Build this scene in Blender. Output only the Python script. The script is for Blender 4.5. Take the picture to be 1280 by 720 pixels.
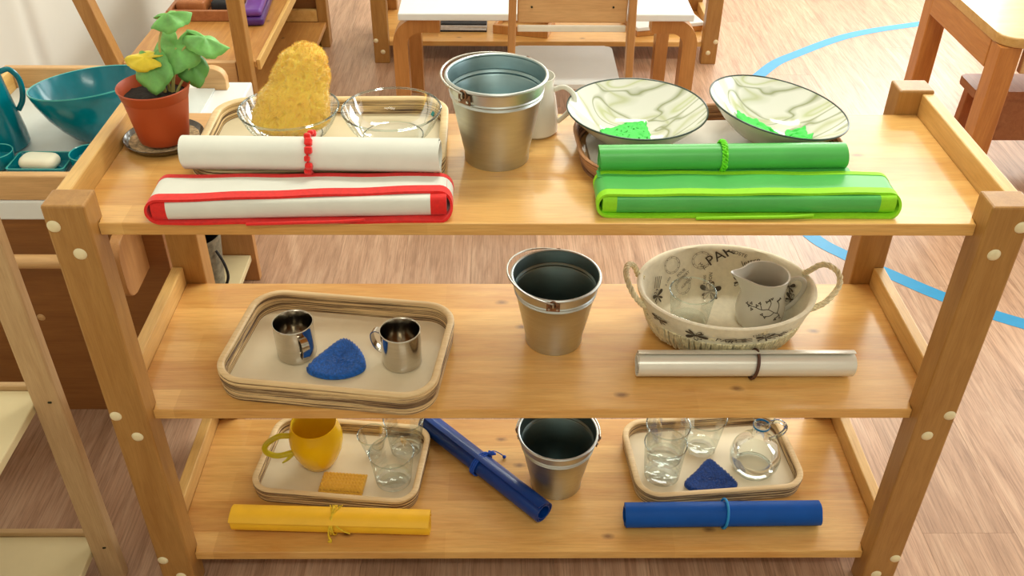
import bpy, bmesh, math, random
from mathutils import Vector, Matrix, noise
C = bpy.context.scene.collection
SC = bpy.context.scene
PI = math.pi
rnd = random.Random(7)
for o in list(bpy.data.objects):
    bpy.data.objects.remove(o)

# ------------------------------------------------------------------ camera
cam_d = bpy.data.cameras.new('camera'); cam = bpy.data.objects.new('camera', cam_d); C.objects.link(cam)
cam_d.sensor_width = 36.0; cam_d.lens = 33.484; cam_d.clip_start = .02
cam.matrix_world = Matrix(((0.999938, -0.000584, -0.011128, -0.04766),
                           (-0.008643, 0.589667, -0.807601, -0.98625),
                           (0.007034, 0.807647, 0.589625, 1.37384), (0, 0, 0, 1)))
SC.camera = cam

# ------------------------------------------------------------------ world, lights, exposure
W = bpy.data.worlds.new('world'); SC.world = W; W.use_nodes = True
W.node_tree.nodes['Background'].inputs[0].default_value = (.95, .97, 1.0, 1)
W.node_tree.nodes['Background'].inputs[1].default_value = 1.0

def area(name, loc, target, sx, sy, power, col=(1, .97, .93)):
    d = bpy.data.lights.new(name, 'AREA'); d.shape = 'RECTANGLE'; d.size = sx; d.size_y = sy; d.energy = power; d.color = col
    o = bpy.data.objects.new(name, d); C.objects.link(o); o.location = loc
    o.rotation_euler = (Vector(target) - Vector(loc)).to_track_quat('-Z', 'Y').to_euler()
    return o
area('window_daylight_back', (1.85, 4.52, 1.60), (1.2, 1.2, 0), 1.9, 1.6, 105, (.96, 1.0, .97))
area('window_daylight_right', (3.34, 3.0, 1.55), (.6, 1.8, .2), 1.9, 1.6, 54, (.96, 1.0, .97))
area('window_daylight_front', (3.34, .35, 1.55), (0, .3, .5), 1.6, 1.6, 26, (.96, 1.0, .97))
area('front_fill_light', (.25, -1.6, 2.72), (.25, -1.6, 0), 1.2, .35, 22, (.97, .99, .86))  # added unseen fill from the front, brightens the bottom shelf
area('ceiling_lamp_light_middle', (.45, 1.0, 2.72), (.45, 1.0, 0), 1.2, .35, 34, (.97, .99, .86))
area('ceiling_lamp_light_back', (.30, 3.8, 2.72), (.30, 3.8, 0), 1.2, .35, 24, (.97, .99, .86))
area('ceiling_lamp_light_right', (1.9, 3.2, 2.72), (1.9, 3.2, 0), 1.2, .35, 24, (.97, .99, .86))
SC.view_settings.view_transform = 'Standard'; SC.view_settings.look = 'None'
SC.view_settings.exposure = -0.13; SC.view_settings.gamma = 1.0; SC.view_settings.use_curve_mapping = False

# ------------------------------------------------------------------ materials
def lin(c):
    return tuple((x / 12.92 if x <= .04045 else ((x + .055) / 1.055) ** 2.4) for x in (v / 255 for v in c)) + (1,)

def newmat(name):
    m = bpy.data.materials.new(name); m.use_nodes = True
    nt = m.node_tree; return m, nt, nt.nodes['Principled BSDF']

def N(nt, typ, **kw):
    n = nt.nodes.new(typ)
    for k, v in kw.items(): setattr(n, k, v)
    return n

def ramp(nt, fac, stops):
    r = N(nt, 'ShaderNodeValToRGB'); e = r.color_ramp.elements
    while len(e) < len(stops): e.new(.5)
    for i, (p, c) in enumerate(stops): e[i].position = p; e[i].color = c
    nt.links.new(fac, r.inputs[0]); return r.outputs[0]

def mix(nt, fac, a, b, typ='MIX'):
    m = N(nt, 'ShaderNodeMix', data_type='RGBA', blend_type=typ)
    for sock, v in ((m.inputs[0], fac), (m.inputs[6], a), (m.inputs[7], b)):
        if hasattr(v, 'links'): nt.links.new(v, sock)
        else: sock.default_value = v
    return m.outputs[2]

def coords(nt, scale, kind='Object', rot=(0, 0, 0), loc=(0, 0, 0)):
    t = N(nt, 'ShaderNodeTexCoord'); mp = N(nt, 'ShaderNodeMapping')
    mp.inputs[1].default_value = loc; mp.inputs[2].default_value = rot; mp.inputs[3].default_value = scale
    nt.links.new(t.outputs[kind], mp.inputs[0]); return mp.outputs[0]

def noise_t(nt, vec, scale, detail=3, rough=.55, dist=0):
    n = N(nt, 'ShaderNodeTexNoise'); nt.links.new(vec, n.inputs[0])
    n.inputs['Scale'].default_value = scale; n.inputs['Detail'].default_value = detail
    n.inputs['Roughness'].default_value = rough; n.inputs['Distortion'].default_value = dist
    return n.outputs[0]

def bump(nt, p, h, strength, dist=.002):
    b = N(nt, 'ShaderNodeBump'); b.inputs['Strength'].default_value = strength; b.inputs['Distance'].default_value = dist
    nt.links.new(h, b.inputs['Height']); nt.links.new(b.outputs[0], p.inputs['Normal'])

def plain(name, col, rough=.5, metal=0., var=.08, scale=40., bmp=0., coat=0., spec=.5, sheen=0., trans=0., sub=0.):
    m, nt, p = newmat(name); v = coords(nt, (1, 1, 1)); n = noise_t(nt, v, scale, 4)
    c = lin(col); d = tuple(x * (1 - var) for x in c[:3]) + (1,); u = tuple(min(1, x * (1 + var)) for x in c[:3]) + (1,)
    nt.links.new(ramp(nt, n, [(.3, d), (.7, u)]), p.inputs['Base Color'])
    p.inputs['Roughness'].default_value = rough; p.inputs['Metallic'].default_value = metal
    p.inputs['Coat Weight'].default_value = coat; p.inputs['Coat Roughness'].default_value = .08
    p.inputs['Specular IOR Level'].default_value = spec; p.inputs['Sheen Weight'].default_value = sheen
    if sub: p.inputs['Subsurface Weight'].default_value = sub; p.inputs['Subsurface Scale'].default_value = .01
    if trans: p.inputs['Transmission Weight'].default_value = trans
    if bmp: bump(nt, p, n, bmp)
    return m

def wood(name, c1, c2, grain='x', lamella=0., rough=.35, coat=.25, knots=False, fine=1., per_object=False, lam_c=.5, seam=0.):
    """pine or beech: grain runs along one axis; with lamella>0 the board is edge glued from strips of that width"""
    m, nt, p = newmat(name)
    t = N(nt, 'ShaderNodeTexCoord'); sep = N(nt, 'ShaderNodeSeparateXYZ'); nt.links.new(t.outputs['Object'], sep.inputs[0])
    comb = N(nt, 'ShaderNodeCombineXYZ')
    order = {'x': (0, 1, 2), 'y': (1, 0, 2), 'z': (2, 0, 1)}[grain]
    for i, k in enumerate(order): nt.links.new(sep.outputs[k], comb.inputs[i])
    vec = comb.outputs[0]
    if per_object:
        oi = N(nt, 'ShaderNodeObjectInfo'); ad = N(nt, 'ShaderNodeVectorMath', operation='MULTIPLY_ADD')
        nt.links.new(oi.outputs['Random'], ad.inputs[0]); ad.inputs[1].default_value = (17, 9, 5); nt.links.new(vec, ad.inputs[2])
        vec = ad.outputs[0]
    mp = N(nt, 'ShaderNodeMapping'); mp.inputs[3].default_value = (3.0, 24, 24); nt.links.new(vec, mp.inputs[0])
    n1 = noise_t(nt, mp.outputs[0], 2.2 * fine, 6, .62, .6)
    mp2 = N(nt, 'ShaderNodeMapping'); mp2.inputs[3].default_value = (9, 190, 190); nt.links.new(vec, mp2.inputs[0])
    n2 = noise_t(nt, mp2.outputs[0], 2.5 * fine, 3, .6)
    col = ramp(nt, n1, [(.28, lin(c2)), (.5, tuple((a + b) / 2 for a, b in zip(lin(c1), lin(c2)))), (.72, lin(c1))])
    col = mix(nt, .35, col, ramp(nt, n2, [(.3, (.62, .55, .48, 1)), (.6, (1, 1, 1, 1))]), 'MULTIPLY')
    if lamella:
        br = N(nt, 'ShaderNodeTexBrick'); br.offset = .37; br.offset_frequency = 2; br.squash = 1
        br.inputs['Scale'].default_value = 1; br.inputs['Mortar Size'].default_value = seam; br.inputs['Bias'].default_value = 0
        br.inputs['Brick Width'].default_value = .38; br.inputs['Row Height'].default_value = lamella
        br.inputs['Color1'].default_value = (1.0, .98, .96, 1); br.inputs['Color2'].default_value = (.76, .63, .49, 1)
        br.inputs['Mortar'].default_value = (.6, .5, .4, 1)
        nt.links.new(vec, br.inputs['Vector'])
        col = mix(nt, lam_c, col, br.outputs['Color'], 'MULTIPLY')
    if per_object:
        hsv = ramp(nt, oi.outputs['Random'], [(0, (.84, .82, .80, 1)), (1, (1.06, 1.03, 1.0, 1))])
        col = mix(nt, 1., col, hsv, 'MULTIPLY')
    if knots:
        mk = N(nt, 'ShaderNodeMapping'); mk.inputs[3].default_value = (6.6, 11.5, 1); nt.links.new(vec, mk.inputs[0])
        vo = N(nt, 'ShaderNodeTexVoronoi'); vo.voronoi_dimensions = '2D'; vo.inputs['Scale'].default_value = 1; nt.links.new(mk.outputs[0], vo.inputs['Vector'])
        s2 = N(nt, 'ShaderNodeSeparateColor'); nt.links.new(vo.outputs['Color'], s2.inputs[0])
        gt = N(nt, 'ShaderNodeMath', operation='GREATER_THAN'); nt.links.new(s2.outputs[0], gt.inputs[0]); gt.inputs[1].default_value = .66
        nk = noise_t(nt, vec, 60, 2)
        ma = N(nt, 'ShaderNodeMath', operation='MULTIPLY_ADD'); nt.links.new(nk, ma.inputs[0]); ma.inputs[1].default_value = .06; nt.links.new(vo.outputs['Distance'], ma.inputs[2])
        k = ramp(nt, ma.outputs[0], [(.05, (1, 1, 1, 1)), (.075, (.6, .6, .6, 1)), (.12, (0, 0, 0, 1))])
        mu = N(nt, 'ShaderNodeMath', operation='MULTIPLY'); nt.links.new(k, mu.inputs[0]); nt.links.new(gt.outputs[0], mu.inputs[1])
        mu2 = N(nt, 'ShaderNodeMath', operation='MULTIPLY'); nt.links.new(mu.outputs[0], mu2.inputs[0]); mu2.inputs[1].default_value = .75
        col = mix(nt, mu2.outputs[0], col, lin((112, 66, 34)))
    nt.links.new(col, p.inputs['Base Color'])
    p.inputs['Roughness'].default_value = rough; p.inputs['Coat Weight'].default_value = coat; p.inputs['Coat Roughness'].default_value = .18
    bump(nt, p, n2, .12, .001)
    return m

def ply(name, light, dark, freq, axis=2, rough=.55):
    """edge of a laminated board: irregular light and dark layers stacked in z"""
    m, nt, p = newmat(name)
    v = coords(nt, (14, 14, 1)); n = noise_t(nt, v, 1.5, 4)
    v2 = coords(nt, (5, 5, freq)); n2 = noise_t(nt, v2, 1., 4, .7, .3)
    col = ramp(nt, n2, [(.40, lin(dark)), (.48, lin(tuple((a + b) / 2 for a, b in zip(light, dark)))), (.53, lin(light))])
    nt.links.new(col, p.inputs['Base Color']); p.inputs['Roughness'].default_value = rough
    bump(nt, p, n2, .5, .002); return m

def thin_glass(name, tint=(.97, .99, .98, 1), edge=(.72, .80, .78, 1), gloss=1.):
    m = bpy.data.materials.new(name); m.use_nodes = True; nt = m.node_tree; nt.nodes.clear()
    out = N(nt, 'ShaderNodeOutputMaterial'); tr = N(nt, 'ShaderNodeBsdfTransparent'); gl = N(nt, 'ShaderNodeBsdfGlossy')
    gl.inputs['Roughness'].default_value = .03; gl.inputs['Color'].default_value = (1, 1, 1, 1)
    lw = N(nt, 'ShaderNodeLayerWeight'); lw.inputs[0].default_value = .35
    nt.links.new(ramp(nt, lw.outputs['Facing'], [(.25, tint), (.8, tuple((a + b) / 2 for a, b in zip(tint, edge))), (1., edge)]), tr.inputs[0])
    fr = N(nt, 'ShaderNodeFresnel'); fr.inputs[0].default_value = 1.5
    cl = N(nt, 'ShaderNodeMath', operation='MULTIPLY'); nt.links.new(fr.outputs[0], cl.inputs[0]); cl.inputs[1].default_value = .42 * gloss
    ms = N(nt, 'ShaderNodeMixShader'); nt.links.new(cl.outputs[0], ms.inputs[0]); nt.links.new(tr.outputs[0], ms.inputs[1]); nt.links.new(gl.outputs[0], ms.inputs[2])
    nt.links.new(ms.outputs[0], out.inputs[0]); return m

def steel(name, col, rough, brushed=True, var=.1):
    m, nt, p = newmat(name); v = coords(nt, (9, 9, 60) if brushed else (1, 1, 1)); n = noise_t(nt, v, 3, 4)
    c = lin(col)
    nt.links.new(ramp(nt, n, [(.3, tuple(x * (1 - var) for x in c[:3]) + (1,)), (.7, c)]), p.inputs['Base Color'])
    v2 = coords(nt, (1, 1, 1)); n2 = noise_t(nt, v2, 55, 3)
    mr = N(nt, 'ShaderNodeMapRange'); nt.links.new(n2, mr.inputs[0]); mr.inputs[3].default_value = rough * .8; mr.inputs[4].default_value = rough * 1.25
    nt.links.new(mr.outputs[0], p.inputs['Roughness']); p.inputs['Metallic'].default_value = 1; return m

M = {}
M['shelf'] = wood('pine_shelf_board', (244, 200, 124), (224, 166, 90), 'x', .066, .30, .35, True, lam_c=.95)
M['post'] = wood('pine_post', (186, 138, 74), (164, 114, 54), 'z', 0, .42, .1)
M['rail'] = wood('pine_rail', (232, 190, 118), (212, 162, 88), 'y', 0, .4, .15)
M['cap'] = plain('cream_plastic_cap', (236, 220, 178), .4, var=.04)
M['tray_top'] = wood('tray_pale_wood', (240, 214, 166), (224, 192, 140), 'x', 0, .5, .05)
M['tray_ply'] = ply('tray_laminated_edge', (226, 194, 142), (80, 54, 34), 470)
M['tray_base'] = plain('tray_pale_base', (236, 222, 190), .35, var=.04, scale=18, coat=.2)
M['paper'] = plain('white_tray_base', (240, 232, 222), .5, var=.02)
M['ply2'] = ply('brown_laminated_edge', (196, 146, 104), (128, 82, 52), 300)
M['rim2'] = wood('brown_tray_rim', (206, 152, 106), (176, 118, 76), 'y', 0, .5, .05)
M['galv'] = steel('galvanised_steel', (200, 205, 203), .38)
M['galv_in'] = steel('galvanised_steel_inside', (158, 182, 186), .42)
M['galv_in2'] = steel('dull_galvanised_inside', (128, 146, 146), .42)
M['wire'] = steel('zinc_wire', (196, 194, 186), .28, False)
M['mug'] = steel('polished_steel', (206, 200, 190), .12)
M['rust'] = plain('rusty_hook', (132, 96, 70), .5, .7, .3, 90)
M['glass'] = thin_glass('clear_glass', (.985, .995, .99, 1), (.62, .69, .67, 1))
M['glass_rim'] = thin_glass('glass_rim', (.90, .95, .94, 1), (.55, .68, .68, 1), 2.2)
M['teal_mark'] = plain('teal_marking', (0, 140, 140), .5)
M['water'] = thin_glass('cloudy_liquid', (.93, .94, .92, 1), (.84, .86, .84, 1))
M['white_cloth'] = plain('white_oilcloth', (230, 230, 220), .5, var=.03, scale=25, bmp=.04)
M['red'] = plain('red_edging', (228, 26, 20), .7, var=.1, scale=160, bmp=.2, sheen=.2)
M['green'] = plain('green_oilcloth', (82, 182, 86), .38, var=.06, scale=22)
M['lime'] = plain('lime_edging', (150, 224, 30), .7, var=.06, scale=160, bmp=.2)
M['lime_cord'] = plain('lime_cord', (110, 222, 30), .6, var=.25, scale=260, bmp=.3)
M['green_sponge'] = plain('green_sponge_cloth', (90, 226, 104), .8, var=.12, scale=110, bmp=.4)
M['silver'] = plain('pearl_oilcloth', (232, 228, 216), .30, .25, .03, 15)
M['band'] = plain('brown_elastic_band', (82, 50, 34), .6, var=.1)
M['yellow'] = plain('yellow_oilcloth', (250, 194, 40), .5, var=.05, scale=25)
M['yellow_cord'] = plain('yellow_cord', (232, 196, 44), .75, var=.25, scale=280, bmp=.4)
M['blue'] = plain('blue_oilcloth', (0, 78, 166), .55, spec=.25, var=.07, scale=25)
M['navy'] = plain('navy_oilcloth', (0, 54, 132), .42, spec=.3, var=.08, scale=25, coat=.3)
M['blue_band'] = plain('bright_blue_band', (20, 140, 206), .55, var=.08)
M['blue_cord'] = plain('royal_blue_cord', (20, 80, 190), .75, var=.35, scale=280, bmp=.4)
M['crochet_blue'] = plain('blue_crochet_cotton', (4, 92, 184), .85, var=.4, scale=230, bmp=.5, sheen=.3)
M['crochet_navy'] = plain('navy_crochet_cotton', (8, 62, 142), .85, var=.4, scale=230, bmp=.5, sheen=.3)
M['crochet_orange'] = plain('orange_crochet_cotton', (255, 190, 66), .85, var=.14, scale=230, bmp=.3, sheen=.3)
M['sponge'] = plain('yellow_sea_sponge', (255, 208, 90), .95, var=.12, scale=48, bmp=.25, sub=.3, sheen=.6)
M['pot'] = plain('terracotta_plastic', (178, 74, 34), .42, var=.06, scale=14)
M['soil'] = plain('dark_soil', (34, 25, 19), .95, var=.6, scale=160, bmp=.8)
M['saucer'] = plain('dark_glazed_saucer', (62, 54, 44), .25, var=.2, scale=30, coat=.4)
M['grit'] = plain('speckled_grit', (176, 152, 116), .9, var=.55, scale=170, bmp=.6)
M['stem'] = plain('pale_stem', (186, 176, 104), .6, var=.15)
M['leaf'] = plain('leaf_green', (118, 186, 96), .5, var=.3, scale=42, bmp=.25, sub=.05)
M['leaf_dark'] = plain('leaf_dark_green', (96, 158, 76), .5, var=.2, scale=42, bmp=.25)
M['leaf_yellow'] = plain('leaf_yellow', (232, 206, 52), .5, var=.2, scale=30, bmp=.25)
M['teal'] = plain('teal_glaze', (0, 112, 126), .2, var=.2, scale=16, coat=.15, spec=.4)
M['teal_rim'] = plain('teal_glaze_rim', (70, 172, 166), .2, var=.1)
M['soap'] = plain('ivory_soap', (238, 232, 208), .5, var=.03, sub=.1)
M['ceramic'] = plain('white_ceramic', (236, 232, 220), .15, var=.02, coat=.3)
M['creamer'] = plain('pale_grey_ceramic', (206, 202, 188), .22, var=.02, coat=.25)
M['print'] = plain('dark_brown_print', (72, 60, 44), .7, var=.1)
M['print_soft'] = plain('grey_brown_print', (122, 108, 88), .7, var=.15)
M['lining'] = plain('cream_linen', (228, 220, 194), .85, var=.06, scale=120, bmp=.15)
M['raffia'] = plain('pale_raffia', (230, 218, 180), .9, var=.25, scale=150, bmp=.5)
M['lemon'] = plain('yellow_ceramic', (255, 200, 8), .25, var=.05, scale=18, coat=.3)
M['orange'] = plain('orange_glaze_inside', (255, 214, 50), .3, var=.05)
M['lemon_green'] = plain('yellow_green_glaze', (212, 196, 30), .3, var=.15)
M['white_top'] = plain('white_laminate', (236, 238, 236), .3, var=.01)
M['grey_top'] = plain('pale_grey_laminate', (212, 216, 212), .35, var=.02)
M['brown_panel'] = wood('brown_panel_wood', (164, 108, 54), (142, 90, 42), 'x', 0, .5, .1, fine=.6)
M['beech'] = wood('beech_wood', (226, 182, 126), (208, 160, 106), 'x', 0, .45, .1)
M['beech_z'] = wood('beech_wood_upright', (206, 152, 94), (186, 130, 74), 'z', 0, .42, .1)
M['bent'] = wood('birch_bentwood', (204, 144, 78), (184, 122, 60), 'z', 0, .35, .2)
M['pale_z'] = wood('pale_plywood_upright', (206, 172, 128), (188, 152, 108), 'z', 0, .55, 0)
M['pale'] = plain('pale_plywood_board', (216, 198, 154), .5, var=.05, scale=9)
M['cream'] = plain('cream_surface', (236, 230, 212), .5, var=.03)
M['pale_lip'] = wood('pale_wood_lip', (206, 172, 124), (188, 150, 104), 'x', 0, .55, 0)
M['orange_wood'] = wood('orange_pine', (216, 162, 92), (190, 130, 64), 'y', .09, .35, .25, True)
M['table_wood'] = wood('honey_pine', (206, 136, 66), (178, 106, 44), 'z', 0, .38, .2)
M['table_wood_y'] = wood('honey_pine_apron', (206, 140, 72), (184, 112, 50), 'y', 0, .38, .2)
M['table_top'] = wood('pale_pine_top', (226, 186, 118), (206, 158, 88), 'x', .1, .32, .3)
M['stool_wood'] = wood('reddish_pine', (182, 118, 72), (158, 94, 54), 'y', 0, .45, .1)
M['stool_leg'] = wood('reddish_pine_upright', (188, 118, 66), (160, 92, 48), 'z', 0, .45, .1)
M['purple'] = plain('purple_plastic', (106, 58, 150), .3, var=.06, coat=.2)
M['purple_dark'] = plain('dark_purple_plastic', (74, 34, 112), .3, var=.06, coat=.2)
M['dark'] = plain('dark_fabric', (34, 34, 38), .8, var=.2)
M['bin'] = plain('grey_patterned_bin', (126, 120, 100), .6, var=.45, scale=75)
M['mag'] = plain('magazine_paper', (206, 204, 204), .4, var=.15, scale=60)
M['tape'] = plain('blue_floor_tape', (10, 142, 196), .45, var=.04)
M['wall'] = plain('white_wall_paint', (224, 222, 212), .9, var=.015, scale=3)
M['floor_base'] = plain('floor_underlay', (150, 118, 92), .7)
M['screw'] = steel('dark_screw', (70, 74, 60), .4, False)

m, nt, p = newmat('oak_laminate_plank')       # floor boards
t = N(nt, 'ShaderNodeTexCoord'); oi = N(nt, 'ShaderNodeObjectInfo')
ad = N(nt, 'ShaderNodeVectorMath', operation='MULTIPLY_ADD'); nt.links.new(oi.outputs['Random'], ad.inputs[0]); ad.inputs[1].default_value = (13, 31, 3); nt.links.new(t.outputs['Object'], ad.inputs[2])
mp = N(nt, 'ShaderNodeMapping'); mp.inputs[3].default_value = (15, 1.5, 1); nt.links.new(ad.outputs[0], mp.inputs[0])
n1 = noise_t(nt, mp.outputs[0], 2.2, 7, .68, 1.2)
mp = N(nt, 'ShaderNodeMapping'); mp.inputs[3].default_value = (190, 5, 1); nt.links.new(ad.outputs[0], mp.inputs[0])
n2 = noise_t(nt, mp.outputs[0], 1.8, 4, .7)
c = ramp(nt, n1, [(.3, lin((172, 133, 106))), (.5, lin((198, 158, 130))), (.7, lin((214, 178, 150)))])
c = mix(nt, .65, c, ramp(nt, n2, [(.36, (.55, .49, .45, 1)), (.52, (.96, .96, .96, 1)), (.66, (1.08, 1.07, 1.05, 1))]), 'MULTIPLY')
c = mix(nt, 1., c, ramp(nt, oi.outputs['Random'], [(0, (.80, .78, .76, 1)), (1, (1.05, 1.04, 1.03, 1))]), 'MULTIPLY')
nt.links.new(c, p.inputs['Base Color']); p.inputs['Roughness'].default_value = .34
bump(nt, p, n2, .1, .001); M['plank'] = m

m, nt, p = newmat('marbled_enamel')            # white enamel with soft olive veins
v = coords(nt, (1, 2.1, 1.4), rot=(.3, .5, .9)); na = noise_t(nt, v, 5.5, 1.5, .45, 1.6); nb = noise_t(nt, v, 4.0, 2)
def veins(src, at, w, col):
    a_ = N(nt, 'ShaderNodeMath', operation='SUBTRACT'); nt.links.new(src, a_.inputs[0]); a_.inputs[1].default_value = at
    b_ = N(nt, 'ShaderNodeMath', operation='ABSOLUTE'); nt.links.new(a_.outputs[0], b_.inputs[0])
    return ramp(nt, b_.outputs[0], [(0, lin(col)), (w * .35, lin(tuple((x + 238 * 1.5) / 2.5 for x in col))), (w, lin((238, 238, 230)))])
c = mix(nt, 1., veins(na, .5, .030, (158, 164, 124)), veins(na, .60, .07, (206, 212, 166)), 'DARKEN')
c = mix(nt, 1., c, veins(nb, .42, .035, (204, 208, 172)), 'DARKEN')
nt.links.new(c, p.inputs['Base Color']); p.inputs['Roughness'].default_value = .12; p.inputs['Coat Weight'].default_value = .4; M['enamel'] = m
M['enamel_out'] = plain('cream_enamel_outside', (216, 208, 180), .2, var=.03, coat=.3)
M['enamel_rim'] = plain('dark_green_enamel_rim', (46, 66, 58), .3)

# ------------------------------------------------------------------ mesh helpers
CRISP = {'shelf', 'post', 'rail', 'beech', 'beech_z', 'bent', 'pale_z', 'pale', 'pale_lip', 'orange_wood', 'table_wood', 'table_wood_y', 'table_top', 'stool_wood', 'stool_leg', 'brown_panel', 'white_top', 'grey_top', 'cream', 'mag'}
def obj(name, bm, mats, parent=None, loc=(0, 0, 0), rot=(0, 0, 0), smooth=34, kind=None, label=None):
    me = bpy.data.meshes.new(name)
    bmesh.ops.recalc_face_normals(bm, faces=bm.faces)
    bm.to_mesh(me); bm.free()
    for mt in (mats if isinstance(mats, (list, tuple)) else [mats]): me.materials.append(M[mt])
    if smooth == 34 and not isinstance(mats, (list, tuple)) and mats in CRISP: smooth = 17
    if smooth:
        me.polygons.foreach_set('use_smooth', [True] * len(me.polygons)); me.set_sharp_from_angle(angle=math.radians(smooth))
    o = bpy.data.objects.new(name, me); C.objects.link(o); o.parent = parent; o.location = loc; o.rotation_euler = rot
    if kind: o['kind'] = kind
    if label: o['label'] = label
    return o

def tag(o, label, cat, group=None):
    o['label'] = label; o['category'] = cat
    if group: o['group'] = group
    return o

def thing(name, label, cat, loc=(0, 0, 0), rot=(0, 0, 0), group=None):
    o = bpy.data.objects.new(name, None); C.objects.link(o); o.location = loc; o.rotation_euler = rot; o.empty_display_size = .03
    return tag(o, label, cat, group)

def clone(root, loc, rotz=None, label=None):
    r = root.copy(); C.objects.link(r); r.location = loc
    if rotz is not None: r.rotation_euler = (0, 0, rotz)
    if label: r['label'] = label
    for ch in list(root.children):
        c2 = ch.copy(); C.objects.link(c2); c2.parent = r
        for g in list(ch.children):
            g2 = g.copy(); C.objects.link(g2); g2.parent = c2
    return r

def NB(): return bmesh.new()

def box(bm, x0, x1, y0, y1, z0, z1, bev=0., seg=2, mi=0, mtx=None):
    vs = [bm.verts.new((x, y, z)) for x in (x0, x1) for y in (y0, y1) for z in (z0, z1)]
    idx = [(0, 1, 3, 2), (4, 6, 7, 5), (0, 4, 5, 1), (2, 3, 7, 6), (0, 2, 6, 4), (1, 5, 7, 3)]
    fs = [bm.faces.new([vs[i] for i in q]) for q in idx]
    if bev:
        es = list({e for f in fs for e in f.edges})
        r = bmesh.ops.bevel(bm, geom=es, offset=bev, segments=seg, affect='EDGES', profile=.5)
        fs = [f for f in r['faces']] + [f for f in fs if f.is_valid]
        vs = list({v for f in fs for v in f.verts})
    for f in fs: f.material_index = mi
    if mtx is not None: bmesh.ops.transform(bm, matrix=mtx, verts=[v for v in vs if v.is_valid])
    return vs

def poly(bm, pts, z0, z1, bev=0., mi=0, axis='z'):
    """extrude a closed outline"""
    mk = {'z': lambda a, b, h: (a, b, h), 'y': lambda a, b, h: (a, h, b), 'x': lambda a, b, h: (h, a, b)}[axis]
    lo = [bm.verts.new(mk(a, b, z0)) for a, b in pts]; hi = [bm.verts.new(mk(a, b, z1)) for a, b in pts]
    n = len(pts); fs = [bm.faces.new(lo[::-1]), bm.faces.new(hi)]
    for i in range(n): fs.append(bm.faces.new((lo[i], lo[(i + 1) % n], hi[(i + 1) % n], hi[i])))
    for f in fs: f.material_index = mi
    if bev:
        es = list(fs[0].edges) + list(fs[1].edges)
        r = bmesh.ops.bevel(bm, geom=es, offset=bev, segments=2, affect='EDGES', profile=.5)
        for f in r['faces']: f.material_index = mi
    return fs

def lathe(bm, prof, n=40, sx=1., sy=1., mis=None, cx=0., cy=0., fn=None):
    """revolve (r,z) profile; mis = material index per segment"""
    rings = []
    for r, z in prof:
        if r < 1e-6: rings.append([bm.verts.new((cx, cy, z))])
        else:
            ring = []
            for i in range(n):
                a = 2 * PI * i / n; q = (cx + r * sx * math.cos(a), cy + r * sy * math.sin(a), z)
                if fn: q = fn(q, a)
                ring.append(bm.verts.new(q))
            rings.append(ring)
    for k in range(len(rings) - 1):
        A, B = rings[k], rings[k + 1]; mi = mis[k] if mis else 0
        for i in range(n):
            j = (i + 1) % n
            if len(A) == 1 and len(B) == 1: continue
            if len(A) == 1: f = bm.faces.new((A[0], B[i], B[j]))
            elif len(B) == 1: f = bm.faces.new((A[i], A[j], B[0]))
            else: f = bm.faces.new((A[i], A[j], B[j], B[i]))
            f.material_index = mi
    return rings

def tube(bm, pts, r, n=8, closed=False, mi=0, flat=1., caps=True):
    pts = [Vector(p) for p in pts]; m_ = len(pts); rr = r if callable(r) else (lambda t: r)
    up = None; rings = []
    for i, q in enumerate(pts):
        if closed: t = (pts[(i + 1) % m_] - pts[i - 1]).normalized()
        else: t = (pts[min(i + 1, m_ - 1)] - pts[max(i - 1, 0)]).normalized()
        if up is None:
            up = Vector((0, 0, 1)) if abs(t.z) < .9 else Vector((1, 0, 0))
        u = (up - t * up.dot(t)).normalized(); w = t.cross(u); up = u; R_ = rr(i / max(1, m_ - 1))
        rings.append([bm.verts.new(q + (u * math.cos(2 * PI * k / n) + w * math.sin(2 * PI * k / n) * flat) * R_) for k in range(n)])
    for i in range(m_ if closed else m_ - 1):
        A, B = rings[i], rings[(i + 1) % m_]
        for k in range(n):
            f = bm.faces.new((A[k], A[(k + 1) % n], B[(k + 1) % n], B[k])); f.material_index = mi
    if not closed and caps:
        bm.faces.new(rings[0][::-1]).material_index = mi; bm.faces.new(rings[-1]).material_index = mi
    return rings

def spline(P, n=8, closed=False):
    P = [Vector(p) for p in P]; out = []; L = len(P)
    for i in range(L if closed else L - 1):
        a, b, c, d = (P[(i - 1) % L], P[i], P[(i + 1) % L], P[(i + 2) % L]) if closed else (P[max(i - 1, 0)], P[i], P[i + 1], P[min(i + 2, L - 1)])
        for k in range(n):
            t = k / n
            out.append(.5 * ((2 * b) + (c - a) * t + (2 * a - 5 * b + 4 * c - d) * t * t + (3 * b - a - 3 * c + d) * t ** 3))
    if not closed: out.append(P[-1])
    return out

def rrect(hx, hy, r, k=8):
    pts = []
    for cx, cy, a0 in ((hx - r, hy - r, 0), (-hx + r, hy - r, 90), (-hx + r, -hy + r, 180), (hx - r, -hy + r, 270)):
        for i in range(k + 1):
            a = math.radians(a0 + 90 * i / k); pts.append((cx + r * math.cos(a), cy + r * math.sin(a)))
    return pts

def sweep_ring(bm, outlines, mis=None):
    """skin a closed band through a list of (outline points, z), outlines of equal length"""
    rings = [[bm.verts.new((x, y, z)) for x, y in pts] for pts, z in outlines]
    n = len(rings[0])
    for k in range(len(rings) - 1):
        for i in range(n):
            f = bm.faces.new((rings[k][i], rings[k][(i + 1) % n], rings[k + 1][(i + 1) % n], rings[k + 1][i])); f.material_index = mis[k] if mis else 0
    return rings

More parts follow.
